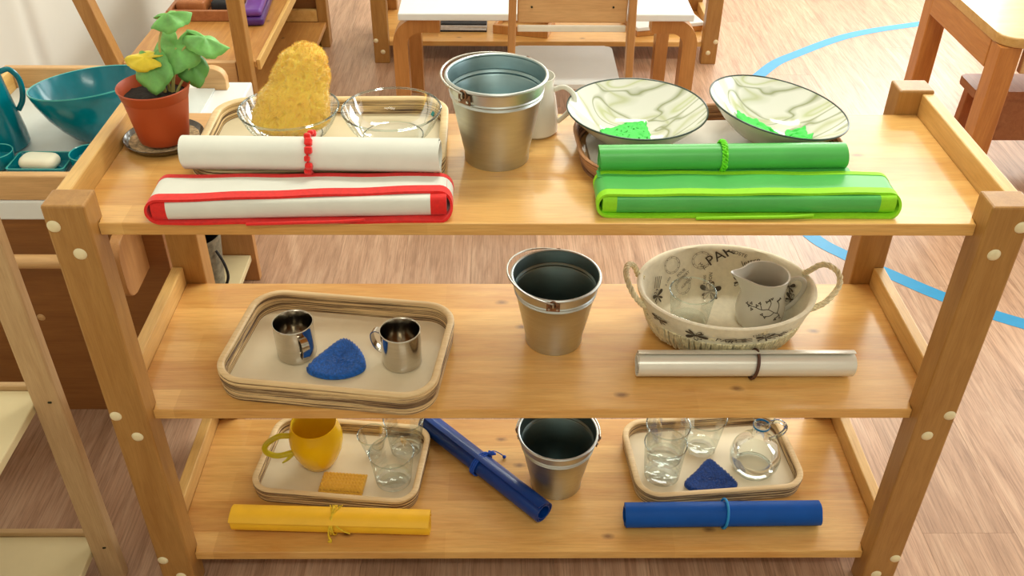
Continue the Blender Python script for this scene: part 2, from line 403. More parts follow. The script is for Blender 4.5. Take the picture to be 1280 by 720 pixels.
# ------------------------------------------------------------------ the room
FZ = .027                                       # floor level
def struct(name, bm, mt, **k):
    o = obj(name, bm, mt, **k); o['kind'] = 'structure'; return o
bm = NB(); box(bm, -1.28, 3.4, -3, 4.6, -.06, -.0125); floor = struct('floor', bm, 'floor_base'); floor.location.z = FZ
bm = NB(); box(bm, -1.38, -1.28, -3, 4.6, -.06, 2.8); struct('wall_left', bm, 'wall')
bm = NB(); box(bm, -1.38, 3.5, 4.6, 4.7, -.06, 2.8); struct('wall_back', bm, 'wall')
bm = NB(); box(bm, -1.38, 3.5, -3.1, -3, -.06, 2.8); struct('wall_front', bm, 'wall')
bm = NB()
box(bm, 3.4, 3.5, -3, 4.6, -.06, .7); box(bm, 3.4, 3.5, -3, 4.6, 2.4, 2.8)
for a, b in ((-3, -.45), (1.15, 2.05), (3.95, 4.6)): box(bm, 3.4, 3.5, a, b, .7, 2.4)
struct('wall_right', bm, 'wall')
bm = NB(); box(bm, -1.38, 3.5, -3.1, 4.7, 2.8, 2.9); struct('ceiling', bm, 'wall')
# floor boards, laid along y
PW, PL = .165, 1.25
bm = NB(); box(bm, .00022, PW - .00022, .00022, PL - .00022, -.012, 0); bmesh.ops.recalc_face_normals(bm, faces=bm.faces)
pl_me = bpy.data.meshes.new('plank'); bm.to_mesh(pl_me); bm.free(); pl_me.materials.append(M['plank'])
for i in range(26):
    off = rnd.random() * PL
    for j in range(5):
        y0 = -.9 - off + j * PL + .3
        if y0 > 3.6: continue
        o = bpy.data.objects.new('plank', pl_me); C.objects.link(o); o.parent = floor; o.location = (-1.278 + i * PW, y0, 0)

# blue tape ring stuck to the floor
bm = NB()
P = spline([tuple(.98035 * c_ for c_ in q_) for q_ in [(.70, 1.50, 0), (.765, 1.16, 0), (.8428, 1.035, 0), (.9216, .96, 0), (1.0248, .86, 0), (1.1726, .755, 0), (1.42, .64, 0), (1.75, .60, 0), (2.2, .70, 0), (2.6, 1.05, 0), (2.78, 1.65, 0), (2.6, 2.25, 0), (2.2, 2.58, 0),
            (1.7513, 2.69, 0), (1.5461, 2.655, 0), (1.2929, 2.55, 0), (1.0617, 2.38, 0), (.9104, 2.236, 0), (.75, 1.95, 0)]], 8, True)
n = len(P); A = []; hw = .021
for i in range(n):
    tn = (P[(i + 1) % n] - P[i - 1]).normalized(); s = Vector((-tn.y, tn.x, 0)) * hw
    A.append([bm.verts.new((P[i] + s * k).to_tuple()[:2] + (z,)) for k in (-1, 1) for z in (.0002, .0007)])
for i in range(n):
    a, b = A[i], A[(i + 1) % n]
    for q in ((0, 1), (1, 3), (3, 2), (2, 0)): bm.faces.new((a[q[0]], b[q[0]], b[q[1]], a[q[1]]))
tag(obj('floor_tape', bm, 'tape', loc=(-.0009, -.0194, FZ), smooth=0), 'bright blue tape line curving in a ring on the wood floor', 'tape')

# ------------------------------------------------------------------ shelf units
Z1, Z2, Z3 = .7367, .4191, .1
TH = .0177
def cap_bm():
    bm = NB(); lathe(bm, [(0, .0032), (.004, .003), (.0072, .0018), (.0085, 0), (0, 0)], 18)
    bmesh.ops.transform(bm, matrix=Matrix.Rotation(PI / 2, 4, 'X'), verts=bm.verts); return bm

def shelf_unit(name, label, loc, zs, sm='shelf', pm='post', rm='rail', ztop=.775):
    t = thing(name, label, 'shelf', loc)
    first = None
    for s in (-1, 1):
        for y0 in (0, .335):
            bm = NB(); x0, x1 = sorted((s * .55, s * .6028)); box(bm, x0, x1, y0, y0 + .042, FZ, ztop, .003, 2)
            post = obj('post', bm, pm, t)
            if y0 == 0:
                for z in zs:
                    for dx, dz in ((.5932, .0095), (.5715, -.031)):
                        if first is None:
                            first = obj('screw_cap', cap_bm(), 'cap', post, (s * dx, -.0001, z + dz)); continue
                        o = first.copy(); C.objects.link(o); o.parent = post; o.location = (s * dx, -.0001, z + dz)
    for z in zs:
        bm = NB(); e = .5836
        poly(bm, [(-.5495, .0227), (.5495, .0227), (.5495, .0425), (e, .0425), (e, .3347), (-e, .3347), (-e, .0425), (-.5495, .0425)], z - TH, z, .0015)
        obj('shelf_board', bm, sm, t)
        for s in (-1, 1):
            bm = NB(); x0, x1 = sorted((s * .5838, s * .6026)); box(bm, x0, x1, .0425, .3346, z - .024, z + .034, .002)
            obj('side_rail', bm, rm, t)
    return t
shelf_unit('shelf_unit', 'long three tier pine shelf unit in the foreground holding trays, buckets and rolled mats', (0, 0, 0), (Z1, Z2, Z3))

# ------------------------------------------------------------------ builders of small things
def tray(label, c, ang, hx, hy, r, h=.031, tb='tray_base', ply_='tray_ply', top='tray_top', fl=.004, base_z=.008, wall=.0105):
    t = thing('wooden_tray', label, 'tray', (c[0], c[1], c[2]), (0, 0, math.radians(ang)))
    bm = NB(); L = 8; outs = []; mis = []
    def ol(off): return rrect(hx + off, hy + off, max(.012, r + off))
    outs.append((ol(-.007), 0)); mis.append(0)
    for k in range(L):                                   # outer wall, ply by ply
        z0 = h * .93 * k / L + .001; z1 = h * .93 * (k + 1) / L + .001; f = fl * (k / L - 1); jit = (.0006, -.0009)[k % 2]
        outs += [(ol(f + jit), z0), (ol(f + jit), z1 - .0006)]; mis += [0, 0]
    outs += [(ol(-.0005), h * .95), (ol(-.0012), h - .0007), (ol(-.0026), h), (ol(-wall + .0022), h), (ol(-wall + .0006), h - .0008)]; mis += [1, 1, 1, 1, 1]
    for k in range(L - 1, 1, -1):
        z1 = h * .93 * (k + 1) / L; z0 = h * .93 * k / L; f = -wall + (.0004, -.0005)[k % 2] - .002 * (1 - k / L)
        outs += [(ol(f), z1), (ol(f), z0 + .0006)]; mis += [0, 0]
    outs.append((ol(-wall - .002), base_z - .001)); mis = mis[:len(outs) - 1]
    sweep_ring(bm, outs, mis); obj('rim', bm, [ply_, top], t)
    bm = NB(); poly(bm, rrect(hx - .0075 - fl, hy - .0075 - fl, max(.01, r - .0075 - fl)), .0005, base_z); obj('base', bm, tb, t)
    return t

def bucket(label, c, ears, side, n_in='galv_in', tilt=.05, rr=.067, rb=.0428, h=.124):
    t = thing('metal_bucket', label, 'bucket', c)
    bm = NB()
    def R(z): return rb + (rr - rb) * z / h
    pr = [(0, .004), (rb - .003, .004), (rb - .002, 0), (rb + .0015, 0), (rb + .0022, .002), (rb + .0022, .009), (R(.011), .0115)]
    for zz, d in ((.45, 0), (.76, 0), (.775, .0014), (.79, 0), (.80, -.0006), (.81, 0), (.825, .0014), (.84, 0), (.96, 0)): pr.append((R(h * zz) + d, h * zz))
    k0 = len(pr)
    for a in range(-60, 241, 40): pr.append((rr + .0002 + .0024 * math.cos(math.radians(a)), h - .002 + .0024 * math.sin(math.radians(a))))
    k1 = len(pr) - 3
    for zz, d in ((.95, 0), (.84, 0), (.825, .0014), (.81, 0), (.80, -.0006), (.79, 0), (.775, .0014), (.76, 0), (.4, 0), (.07, 0)): pr.append((R(h * zz) - .0012 + d, h * zz))
    pr.append((0, h * .065)); mis = [0] * (k1) + [1] * (len(pr) - 1 - k1)
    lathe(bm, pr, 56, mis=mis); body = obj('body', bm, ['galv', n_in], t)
    e1 = Vector((math.cos(ears), math.sin(ears), 0)); e2 = Vector((-e1.y, e1.x, 0)) * side
    for s in (-1, 1):                                   # ears riveted to the wall
        bm = NB(); q = e1 * s * (R(h * .9) + .0022); zc = h * .9; w = Vector((-e1.y, e1.x, 0))
        mt = Matrix(((w.x, e1.x * s, 0, q.x), (w.y, e1.y * s, 0, q.y), (0, 0, 1, zc), (0, 0, 0, 1)))
        vs = box(bm, -.010, .010, -.0012, .0012, -.008, .006, .0008, 1, 0, mt)
        loop = [q + e1 * s * .003 + w * (.005 * math.cos(a)) + Vector((0, 0, .006 + .006 * math.sin(a))) for a in [2 * PI * k / 14 for k in range(14)]]
        tube(bm, [w_ + Vector((0, 0, zc)) for w_ in loop], .0014, 6, True)
        er = obj('ear', bm, 'rust', t)
        bm = NB()
        for d in (-.0062, .0062):
            tube(bm, [q + w * d + Vector((0, 0, zc - .003)), q + w * d + Vector((0, 0, zc - .003)) + e1 * s * .0028], .0019, 8)
        obj('rivet', bm, 'wire', er)
    bm = NB(); P = []; RR = rr + .0045
    for k in range(33):
        a = PI * k / 32; P.append(e1 * RR * math.cos(a) + (e2 * math.cos(tilt) + Vector((0, 0, math.sin(tilt)))) * RR * 1.05 * math.sin(a) + Vector((0, 0, h * .9 + .0085)))
    hk = [e1 * (RR - .000) + Vector((0, 0, h * .9 + .002)), e1 * (RR + .001) + Vector((0, 0, h * .9 + .006))]
    hk2 = [-e1 * (RR + .001) + Vector((0, 0, h * .9 + .006)), -e1 * RR + Vector((0, 0, h * .9 + .002))]
    tube(bm, hk + P + hk2, .0015, 8); obj('handle', bm, 'wire', t)
    return t

def roll(label, p0, p1, r, mt, edge_ang=150, flat=1., inner=None, turns=2.6, group=None, gap=.0016):
    """rolled-up sheet: a spiral extruded from p0 to p1"""
    p0, p1 = Vector(p0), Vector(p1); d = p1 - p0; L = d.length; yaw = math.atan2(d.y, d.x); pit = -math.atan2(d.z, math.hypot(d.x, d.y))
    t = thing('rolled_mat', label, 'mat', (p0 + p1) / 2, (0, pit, yaw), group)
    bm = NB(); K = int(40 * turns); prof = []
    for k in range(K + 1):
        a = math.radians(edge_ang) - 2 * PI * turns * k / K
        rad = r - (gap + .0014) * turns * k / K + .0042 * max(0, 1 - k / 8) ** 1.5
        prof.append((rad * math.cos(a), rad * math.sin(a) * flat))
    th = .0017; rows = []
    for k, (y, z) in enumerate(prof):
        y2, z2 = y * (1 - th / max(.004, math.hypot(y, z))), z * (1 - th / max(.004, math.hypot(y, z)))
        j0 = .0012 * math.sin(k * .21); row = []
        for x in (-L / 2 + j0, -L / 2 + .006, 0, L / 2 - .006, L / 2 + j0): row.append((bm.verts.new((x, y, z)), bm.verts.new((x, y2, z2))))
        rows.append(row)
    for k in range(K):
        a, b = rows[k], rows[k + 1]
        for i in range(4):
            bm.faces.new((a[i][0], b[i][0], b[i + 1][0], a[i + 1][0])); bm.faces.new((a[i][1], a[i + 1][1], b[i + 1][1], b[i][1]))
        bm.faces.new((a[0][0], a[0][1], b[0][1], b[0][0])); bm.faces.new((a[4][0], b[4][0], b[4][1], a[4][1]))
    for q in (rows[0], rows[-1]):
        for i in range(4): bm.faces.new((q[i][0], q[i + 1][0], q[i + 1][1], q[i][1]))
    obj('sheet', bm, mt, t, smooth=50)
    return t, L

def ring_pts(x, r, n=40, tilt=0., flat=1.):
    return [Vector((x + tilt * math.sin(a), r * math.cos(a), r * math.sin(a) * flat)) for a in [2 * PI * k / n for k in range(n)]]

def bead_ring(bm, x, r, n, br, flat=1., jit=.3, sq=False):
    for k in range(n):
        a = 2 * PI * k / n; q = Vector((x + rnd.uniform(-1, 1) * br * jit, (r + br * .5) * math.cos(a), (r + br * .5) * math.sin(a) * flat))
        s = br * rnd.uniform(.8, 1.2)
        mt = Matrix.Translation(q) @ Matrix.Rotation(a + rnd.uniform(-.4, .4), 4, 'X')
        if sq: box(bm, -s, s, -s * .8, s * .8, -s, s, s * .35, 1, 0, mt)
        else: bmesh.ops.create_icosphere(bm, subdivisions=1, radius=s, matrix=mt)

def folded_mat(label, xL, xR, yb, H, cm, em, skewL=0., skewR=0., dep=.066, yaw=0., ew=.0115):
    """mat folded flat in layers, with a contrasting edging along the long sides"""
    L = xR - xL; t = thing('folded_mat', label, 'mat', ((xL + xR) / 2, yb, Z1 + .0004), (0, 0, yaw))
    h = L / 2
    # outer sheet: flat loop seen from the front, extruded in y; front edge steps back on the upper layer
    path = []
    rl = H / 2
    for k in range(25): path.append((-h + rl + (L - 2 * rl) * k / 24, 0.0))
    for k in range(1, 12): a = -PI / 2 + PI * k / 12; path.append((h - rl + rl * math.cos(a), rl + rl * math.sin(a)))
    for k in range(25): path.append((h - rl - (L - 2 * rl) * k / 24, H))
    for k in range(1, 12): a = PI / 2 + PI * k / 12; path.append((-h + rl + rl * math.cos(a), rl + rl * math.sin(a)))
    n = len(path)
    def front(x, z):
        s = (x + h) / L; back = (skewL * (1 - s) + skewR * s)
        return .001 + (.004 + back) * (z / H)
    def ring(off_in, ya, yb_, bm, mi=0, wob=0.):
        outs = []
        for (x, z) in path:
            cxx = max(-h + rl, min(h - rl, x)); dx, dz = x - cxx, z - rl
            l = math.hypot(dx, dz) or 1
            outs.append((x - dx / l * off_in, z - dz / l * off_in))
        return outs
    th = .0022; O = ring(0, 0, 0, None); I = ring(th, 0, 0, None)
    def band(bm, f0, f1, o_, i_):
        R = []
        for k, (x, z) in enumerate(path):
            fr = front(x, z); bk = dep + .010 * (z / H) * (1 if skewL + skewR > 0 else .4)
            a = fr + f0 if f0 < .5 else bk - (f0 - 1); b = fr + f1 if f1 < .5 else bk - (f1 - 1)
            wob = .0006 * math.sin(x * 60)
            R.append([bm.verts.new((o_[k][0], a, o_[k][1] + wob)), bm.verts.new((o_[k][0], b, o_[k][1] + wob)), bm.verts.new((i_[k][0], b, i_[k][1] + wob)), bm.verts.new((i_[k][0], a, i_[k][1] + wob))])
        for k in range(n):
            A, B = R[k], R[(k + 1) % n]
            for q in range(4): bm.faces.new((A[q], A[(q + 1) % 4], B[(q + 1) % 4], B[q]))
    bm = NB(); band(bm, ew - .0015, 1.007, O, I); obj('sheet', bm, cm, t)
    O2 = ring(-.0006, 0, 0, None); I2 = ring(th + .0006, 0, 0, None)
    bm = NB(); band(bm, 0, ew, O2, I2); obj('front_edging', bm, em, t)
    bm = NB(); band(bm, 1.008, 1.0, O2, I2); obj('back_edging', bm, em, t)
    # inner folds: a flattened roll inside the loop, its face a little behind the front edging
    a0, a1 = -h + .0075, h - .0075; z0, z1 = th + .0012, H - th - .0012
    def slab(bm, x0, x1, g):
        pts = []
        for k in range(9): a = PI / 2 + PI * k / 8; pts.append((.0125 + g + .0055 * math.cos(a) + 0 * k, (z0 + z1) / 2 + (z1 - z0 + 2 * g) / 2 * math.sin(a)))
        y_end = dep - .004
        prof = [(y_end, z1 + g)] + pts + [(y_end, z0 - g)]
        lo = []; hi = []
        for y, z in prof:
            sh = (skewL if x0 < 0 else skewR)
            fl = front(x0, H / 2); fr_ = front(x1, H / 2)
            lo.append(bm.verts.new((x0, y + fl * .7 - .006, z))); hi.append(bm.verts.new((x1, y + fr_ * .7 - .006, z)))
        m_ = len(prof); bm.faces.new(lo); bm.faces.new(hi[::-1])
        for k in range(m_): bm.faces.new((lo[k], lo[(k + 1) % m_], hi[(k + 1) % m_], hi[k]))
    bm = NB(); slab(bm, a0 + .018, a1 - .020, 0.); obj('inner_fold', bm, cm, t)
    bm = NB(); slab(bm, a0, a0 + .018, .0003); obj('end_edging', bm, em, t)
    bm = NB(); slab(bm, a1 - .020, a1, .0003); obj('end_edging', bm, em, t)
    # loose corner of the lower layer
    bm = NB(); P = [(-h * .35, -.0026, .0022), (-.0, -.0030, .0040), (h * .25, -.0024, .0046), (h * .42, .0010, .0052)]
    tube(bm, spline(P, 8), .0022, 8, flat=1.); obj('loose_edging', bm, em, t)
    return t

def tumbler(name, label, c, prof, n=40, group=None, cat='glass', facets=None):
    t = thing(name, label, cat, c, group=group)
    bm = NB(); lathe(bm, prof, facets or n); obj('wall', bm, 'glass', t, smooth=34 if not facets else 20)
    r, z = prof[-1]; bm = NB(); tube(bm, [(r * math.cos(a), r * math.sin(a), z) for a in [2 * PI * k / 48 for k in range(48)]], .0011, 8, True)
    obj('rim', bm, 'glass_rim', t); return t

def glass_prof(rb, rr, h, base=.008):
    return [(0, base), (rb * .82, base), (rb * .9, base * .6), (rb * .8, .001), (0, .0006)][::-1] + [(rb * .8, .0012), (rb, .002)] + [(rb + (rr - rb) * k / 6, .002 + (h - .002) * k / 6) for k in range(1, 7)]

def full_glass(rb, rr, h, base=.009):
    """outer foot, wall, and the lens of the thick bottom"""
    w = [(0, .0008), (rb * .9, .0008), (rb, .0035)] + [(rb + (rr - rb) * (k / 6), .0035 + (h - .0035) * k / 6) for k in range(1, 7)]
    return w

def add_bottom(t, rb, base=.009):
    bm = NB(); lathe(bm, [(0, base * .75), (rb * .55, base * .8), (rb * .85, base), (rb * .93, base * 1.05)], 40); obj('thick_bottom', bm, 'glass_rim', t)

def crochet(name, label, cat, loc, outline, rows, cols, th, mt, cup=0., bmp=.0011, group=None, rim=True):
    """pad worked in rows of stitches inside a closed outline (local xy)"""
    bm = NB(); O = spline([(x, y, 0) for x, y in outline], max(2, cols // len(outline)), True); n = len(O)
    cxy = sum(O, Vector()) / n; top = []
    for k in range(rows + 1):
        s = k / rows; ring = []
        for i in range(n):
            q = cxy + (O[i] - cxy) * (.04 + .96 * s)
            hgt = th * (1 if s < .9 else .55 + .45 * (1 - s) / .1) + cup * s * s + bmp * (1 if (i + k) % 2 else -1) + bmp * .8 * math.sin(s * rows * PI)
            ring.append(bm.verts.new((q.x, q.y, hgt)))
        top.append(ring)
    bot = [bm.verts.new((O[i].x, O[i].y, .0004 + max(0, cup - .001))) for i in range(n)]
    top.append(bot)
    for k in range(len(top) - 1):
        for i in range(n): bm.faces.new((top[k][i], top[k][(i + 1) % n], top[k + 1][(i + 1) % n], top[k + 1][i]))
    bm.faces.new(top[0]); bm.faces.new(bot[::-1])
    return tag(obj(name, bm, mt, loc=loc, smooth=80), label, cat, group)

# ------------------------------------------------------------------ top shelf
def leaf(parent, c, nrm, tip, size, mt, cup=.25, fold=0., w=1., wav=.08, ph=0., lob=.065):
    nrm = Vector(nrm).normalized(); tip = Vector(tip); tip = (tip - nrm * tip.dot(nrm)).normalized(); s = nrm.cross(tip); c = Vector(c)
    bm = NB(); K, S = 5, 40; rings = [[bm.verts.new(c)]]
    for k in range(1, K + 1):
        ring = []
        for i in range(S):
            a = 2 * PI * i / S                           # 0 = tip, PI = petiole notch
            r = .84 + lob * math.cos(5 * a) + .04 * math.cos(a) + .018 * math.cos(15 * a)
            d = abs(a - PI); r *= 1 - .62 * math.exp(-(d / .26) ** 2)
            r *= size * k / K
            x, y = r * math.cos(a), r * math.sin(a) * w
            u = r / size
            z = -cup * size * u * u + wav * size * u * math.sin(5 * a + ph) - fold * abs(y) * u
            ring.append(bm.verts.new(c + tip * x + s * y + nrm * z))
        rings.append(ring)
    for i in range(S): bm.faces.new((rings[0][0], rings[1][i], rings[1][(i + 1) % S]))
    for k in range(1, K):
        for i in range(S): bm.faces.new((rings[k][i], rings[k][(i + 1) % S], rings[k + 1][(i + 1) % S], rings[k + 1][i]))
    o = obj('leaf', bm, mt, parent, smooth=80)
    md = o.modifiers.new('thickness', 'SOLIDIFY'); md.thickness = .0007
    return o

PX, PY = -.5243, .2330
sc = thing('plant_saucer', 'dark round saucer with grit under the terracotta plant pot', 'saucer', (-.5275, .2395, Z1))
bm = NB(); lathe(bm, [(0, .0005), (.043, .0005), (.050, .004), (.0545, .0105), (.0555, .0115), (.0545, .0118), (.051, .0075), (.046, .005), (0, .0045)], 48); obj('dish', bm, 'saucer', sc)
bm = NB()
R_ = lathe(bm, [(0, .0066), (.015, .0066), (.030, .0066), (.0385, .0064), (.0465, .0072), (.0485, .0066)], 60)
for v in bm.verts: v.co.z += .0013 * noise.noise(v.co * 260)
obj('grit', bm, 'grit', sc, kind='stuff', smooth=80)

pot = thing('potted_plant', 'small leafy green plant in a terracotta coloured plastic pot at the left end', 'plant', (PX, PY, Z1 + .0085))
bm = NB(); H_ = .082
lathe(bm, [(0, .001), (.031, .001), (.034, .004), (.0440, .066), (.0448, .0668), (.0478, H_ - .003), (.0492, H_ - .001), (.0490, H_), (.0478, H_ + .0006), (.0466, H_ - .002), (.0415, .058), (0, .056)], 48); obj('pot', bm, 'pot', pot)
bm = NB(); lathe(bm, [(0, .069), (.012, .070), (.025, .068), (.036, .067), (.0425, .066)], 40)
for v in bm.verts: v.co.z += .004 * noise.noise(v.co * 120)
obj('soil', bm, 'soil', pot, kind='stuff', smooth=80)
o0 = Vector((PX, PY, Z1 + .0085))
def L_(x, y, z): return Vector((x, y, z)) - o0
stems = [((-.5055, .240, .80), (-.5060, .241, .85), (-.5055, .2405, .885), (-.4890, .2455, .921)),
         ((-.503, .240, .80), (-.495, .243, .84), (-.478, .250, .872), (-.452, .255, .886)),
         ((-.505, .238, .80), (-.500, .240, .825), (-.495, .245, .85), (-.488, .2495, .8735)),
         ((-.507, .236, .80), (-.511, .234, .82), (-.515, .231, .842), (-.520, .229, .853)),
         ((-.503, .238, .80), (-.492, .241, .82), (-.480, .246, .838), (-.472, .251, .849)),
         ((-.508, .238, .80), (-.514, .240, .83), (-.520, .236, .85), (-.527, .232, .866))]
for st in stems:
    bm = NB(); tube(bm, spline([L_(*q) for q in st], 6), lambda t: .0021 - .0008 * t, 7); obj('stem', bm, 'stem', pot)
bm = NB(); tube(bm, spline([L_(-.512, .212, .806), L_(-.495, .222, .812), L_(-.482, .238, .816)], 6), .0023, 7); obj('stem', bm, 'leaf_dark', pot)
leaf(pot, L_(-.4885, .2455, .9225), (-.15, -.12, .98), (1, .1, -.15), .033, 'leaf', .30, .45, .85, .14, 1.)
leaf(pot, L_(-.448, .255, .886), (.42, -.18, .88), (.9, .1, -.55), .036, 'leaf', .15, .6, .75, .12, 2.)
leaf(pot, L_(-.4880, .2500, .874), (.05, -.72, .66), (-.15, -.6, -.8), .039, 'leaf', .22, .1, .95, .07, 0.)
leaf(pot, L_(-.5190, .2280, .852), (-.15, -.85, .45), (.10, -.40, -.9), .036, 'leaf', .15, .12, .86, .06, 2.)
leaf(pot, L_(-.4720, .2510, .8485), (.35, -.82, .40), (.30, -.4, -.9), .034, 'leaf_dark', .15, .15, .72, .08, 1.)
leaf(pot, L_(-.5270, .2320, .8665), (-.10, -.50, .82), (-1, -.1, .30), .033, 'leaf_yellow', .15, .35, .60, .06, 3., .03)

# left back tray with two glass bowls and the sponge
tray('plywood tray under the two glass bowls at the back left of the top shelf', (-.2925, .2120, Z1), 1.2, .170, .114, .05, .0325)
def glass_bowl(label, c, mark):
    t = thing('glass_bowl', label, 'bowl', c, group='clear glass bowls on the top tray')
    pr = [(0, .0006), (.035, .0006), (.044, .003), (.052, .010), (.060, .021), (.066, .033), (.0692, .043)]
    bm = NB(); lathe(bm, pr, 56); obj('wall', bm, 'glass', t)
    bm = NB(); tube(bm, [(.0692 * math.cos(a), .0692 * math.sin(a), .0435) for a in [2 * PI * k / 64 for k in range(64)]], .0015, 8, True); obj('rim', bm, 'glass_rim', t)
    bm = NB(); tube(bm, [(.0425 * math.cos(a), .0425 * math.sin(a), .0022) for a in [2 * PI * k / 48 for k in range(48)]], .0009, 6, True); obj('foot_ring', bm, 'glass_rim', t)
    bm = NB()                                            # short teal dash on the wall
    ring = []
    for k in range(6):
        a = mark + .13 * k / 5; row = []
        for r, z in ((.0595, .0210), (.0630, .0265)): row.append(bm.verts.new(((r + .0004 - .001) * math.cos(a), (r + .0004 - .001) * math.sin(a), z)))
        ring.append(row)
    for k in range(5): bm.faces.new((ring[k][0], ring[k + 1][0], ring[k + 1][1], ring[k][1]))
    obj('teal_dash', bm, 'teal_mark', t)
    return t
gbz = Z1 + .0085
glass_bowl('clear glass bowl holding the yellow sea sponge', (-.3460, .2440, gbz), 3.55)
glass_bowl('empty clear glass bowl right of the sponge bowl', (-.2020, .2420, gbz), .35)

def piece(t, K):
    for (a, u), (b, v) in zip(K, K[1:]):
        if t <= b: w = (t - a) / (b - a); w = w * w * (3 - 2 * w); return u + (v - u) * w
    return K[-1][1]
SPH = .134
bm = NB(); bmesh.ops.create_icosphere(bm, subdivisions=6, radius=1); bm.normal_update(); tips = []
for v in bm.verts:
    q = v.co.copy(); s_ = (q.z + 1) / 2; k = 1 / max(.12, math.sqrt(max(.0, 1 - q.z * q.z))) if abs(q.z) < .985 else 1 / .172
    ends = math.sqrt(max(0, 1 - (2 * s_ - 1) ** 6)) if abs(q.z) < 1 else 0
    wx = piece(s_, [(0, .040), (.18, .056), (.42, .049), (.64, .0400), (.85, .0335), (1, .026)]) * ends
    cx_ = piece(s_, [(0, -.004), (.2, .0), (.45, .007), (.65, .019), (.85, .026), (1, .029)])
    P_ = Vector((cx_ + q.x * k * wx, q.y * k * wx * .72, q.z * SPH / 2))
    d = .0020 * noise.noise(P_ * 34) + .0010 * noise.noise(P_ * 110 + Vector((3, 1, 2)))
    hole = max(0, noise.noise(P_ * 70 + Vector((9, 4, 7))) - .28) * .011 + max(0, noise.noise(P_ * 150 + Vector((1, 4, 7))) - .2) * .007
    nn = Vector((q.x, q.y, q.z * .6)).normalized(); v.co = P_ + nn * (d - hole); tips.append((v.co.copy(), nn))
sp = obj('sea_sponge', bm, 'sponge', loc=(-.3430, .2400, gbz + .0705), rot=(-.12, 0, 0), smooth=180)
tag(sp, 'large fluffy yellow natural sponge standing in the glass bowl', 'sponge')
bm = NB()                                                  # loose fibres on its surface
for k in range(16000):
    q, nn = tips[rnd.randrange(len(tips))]; a = Vector((rnd.uniform(-1, 1), rnd.uniform(-1, 1), rnd.uniform(-1, 1))) * .6
    dr = (nn + a).normalized(); sd_ = dr.cross(Vector((rnd.uniform(-1, 1), rnd.uniform(-1, 1), rnd.uniform(-1, 1)))).normalized() * .00035
    bm.faces.new((bm.verts.new(q - sd_ - nn * .0006), bm.verts.new(q + sd_ - nn * .0006), bm.verts.new(q + dr * rnd.uniform(.0016, .0042))))
obj('fibres', bm, 'sponge', sp, kind='stuff', smooth=0)

# white roll with red tie, red edged mat
t, L = roll('white rolled oilcloth mat with knobbly red tie', (-.4552, .1085, .7915), (-.1265, .1015, .7915), .0232, 'white_cloth', -60, .97, turns=2.2)
bm = NB(); tube(bm, ring_pts(-.0010, .0237), .0014, 6, True); bead_ring(bm, -.001, .0240, 15, .0042, jit=.5, sq=True); obj('tie', bm, 'red', t)
folded_mat('folded white mat with wide red edging at the shelf edge', -.4870, -.1085, .0205, .0330, 'white_cloth', 'red', -.002, .018, .058, .018, .0150)

bucket('galvanised bucket standing in the middle of the top shelf', (-.0542, .1990, Z1), math.radians(232), -1)
# white pitcher half hidden behind the bucket
pt = thing('white_pitcher', 'white ceramic pitcher half hidden behind the top shelf bucket', 'pitcher', (.0010, .2790, Z1))
bm = NB(); lathe(bm, [(0, .001), (.031, .001), (.0335, .004), (.0335, .025), (.030, .050), (.0255, .072), (.0270, .086), (.0260, .086), (.0240, .072), (.029, .045), (.031, .008), (0, .006)], 40); obj('body', bm, 'ceramic', pt)
bm = NB(); tube(bm, spline([(.0260, -.004, .066), (.040, -.006, .071), (.0530, -.008, .062), (.0550, -.008, .047), (.046, -.006, .030), (.0325, -.004, .016)], 6), .0038, 10, flat=.7); obj('handle', bm, 'ceramic', pt)

# right back tray with the two enamel bowls
tray('brown rimmed oval tray under the two enamel bowls', (.2400, .2090, Z1), 3., .186, .108, .082, .027, 'paper', 'ply2', 'rim2', .012, .007, .006)
def bowl_r(s): return .040 + .0585 * s ** .72
def enamel_bowl(label, c, rot, th0):
    t = thing('enamel_bowl', label, 'bowl', c, rot, 'marbled enamel bowls')
    Hb = .050; pr = [(0, .0008), (.037, .0008), (.040, .003)]; mis = [0, 0]
    for k in range(1, 11): s = k / 10; pr.append((bowl_r(s), .003 + (Hb - .003) * s)); mis.append(0)
    for k in range(10, 0, -1): s = k / 10; pr.append((bowl_r(s) - .0016, .0046 + (Hb - .0046) * s + (0 if k < 10 else .0003))); mis.append(1)
    mis[len(pr) - 11] = 1
    pr += [(.036, .0042), (.018, .0030), (0, .0026)]; mis += [1, 1, 1]
    bm = NB(); lathe(bm, pr, 64, mis=mis[:len(pr) - 1]); obj('bowl_wall', bm, ['enamel_out', 'enamel'], t)
    bm = NB(); tube(bm, [(.0978 * math.cos(a), .0978 * math.sin(a), Hb + .0002) for a in [2 * PI * k / 72 for k in range(72)]], .0013, 8, True); obj('rim', bm, 'enamel_rim', t)
    return t
B1 = (.1420, .2360, Z1 + .0072); B2 = (.3310, .2310, Z1 + .0130); R2 = (0, .155, 0)
enamel_bowl('marbled enamel bowl nearest the bucket, level on the tray', B1, (0, 0, 0), 0)
enamel_bowl('marbled enamel bowl on the right, tilted down to its right side', B2, R2, 0)
def bowl_z(r): return .0046 if r < .0385 else .0046 + .0454 * min(1, ((r + .0016 - .04) / .0585)) ** (1 / .72)
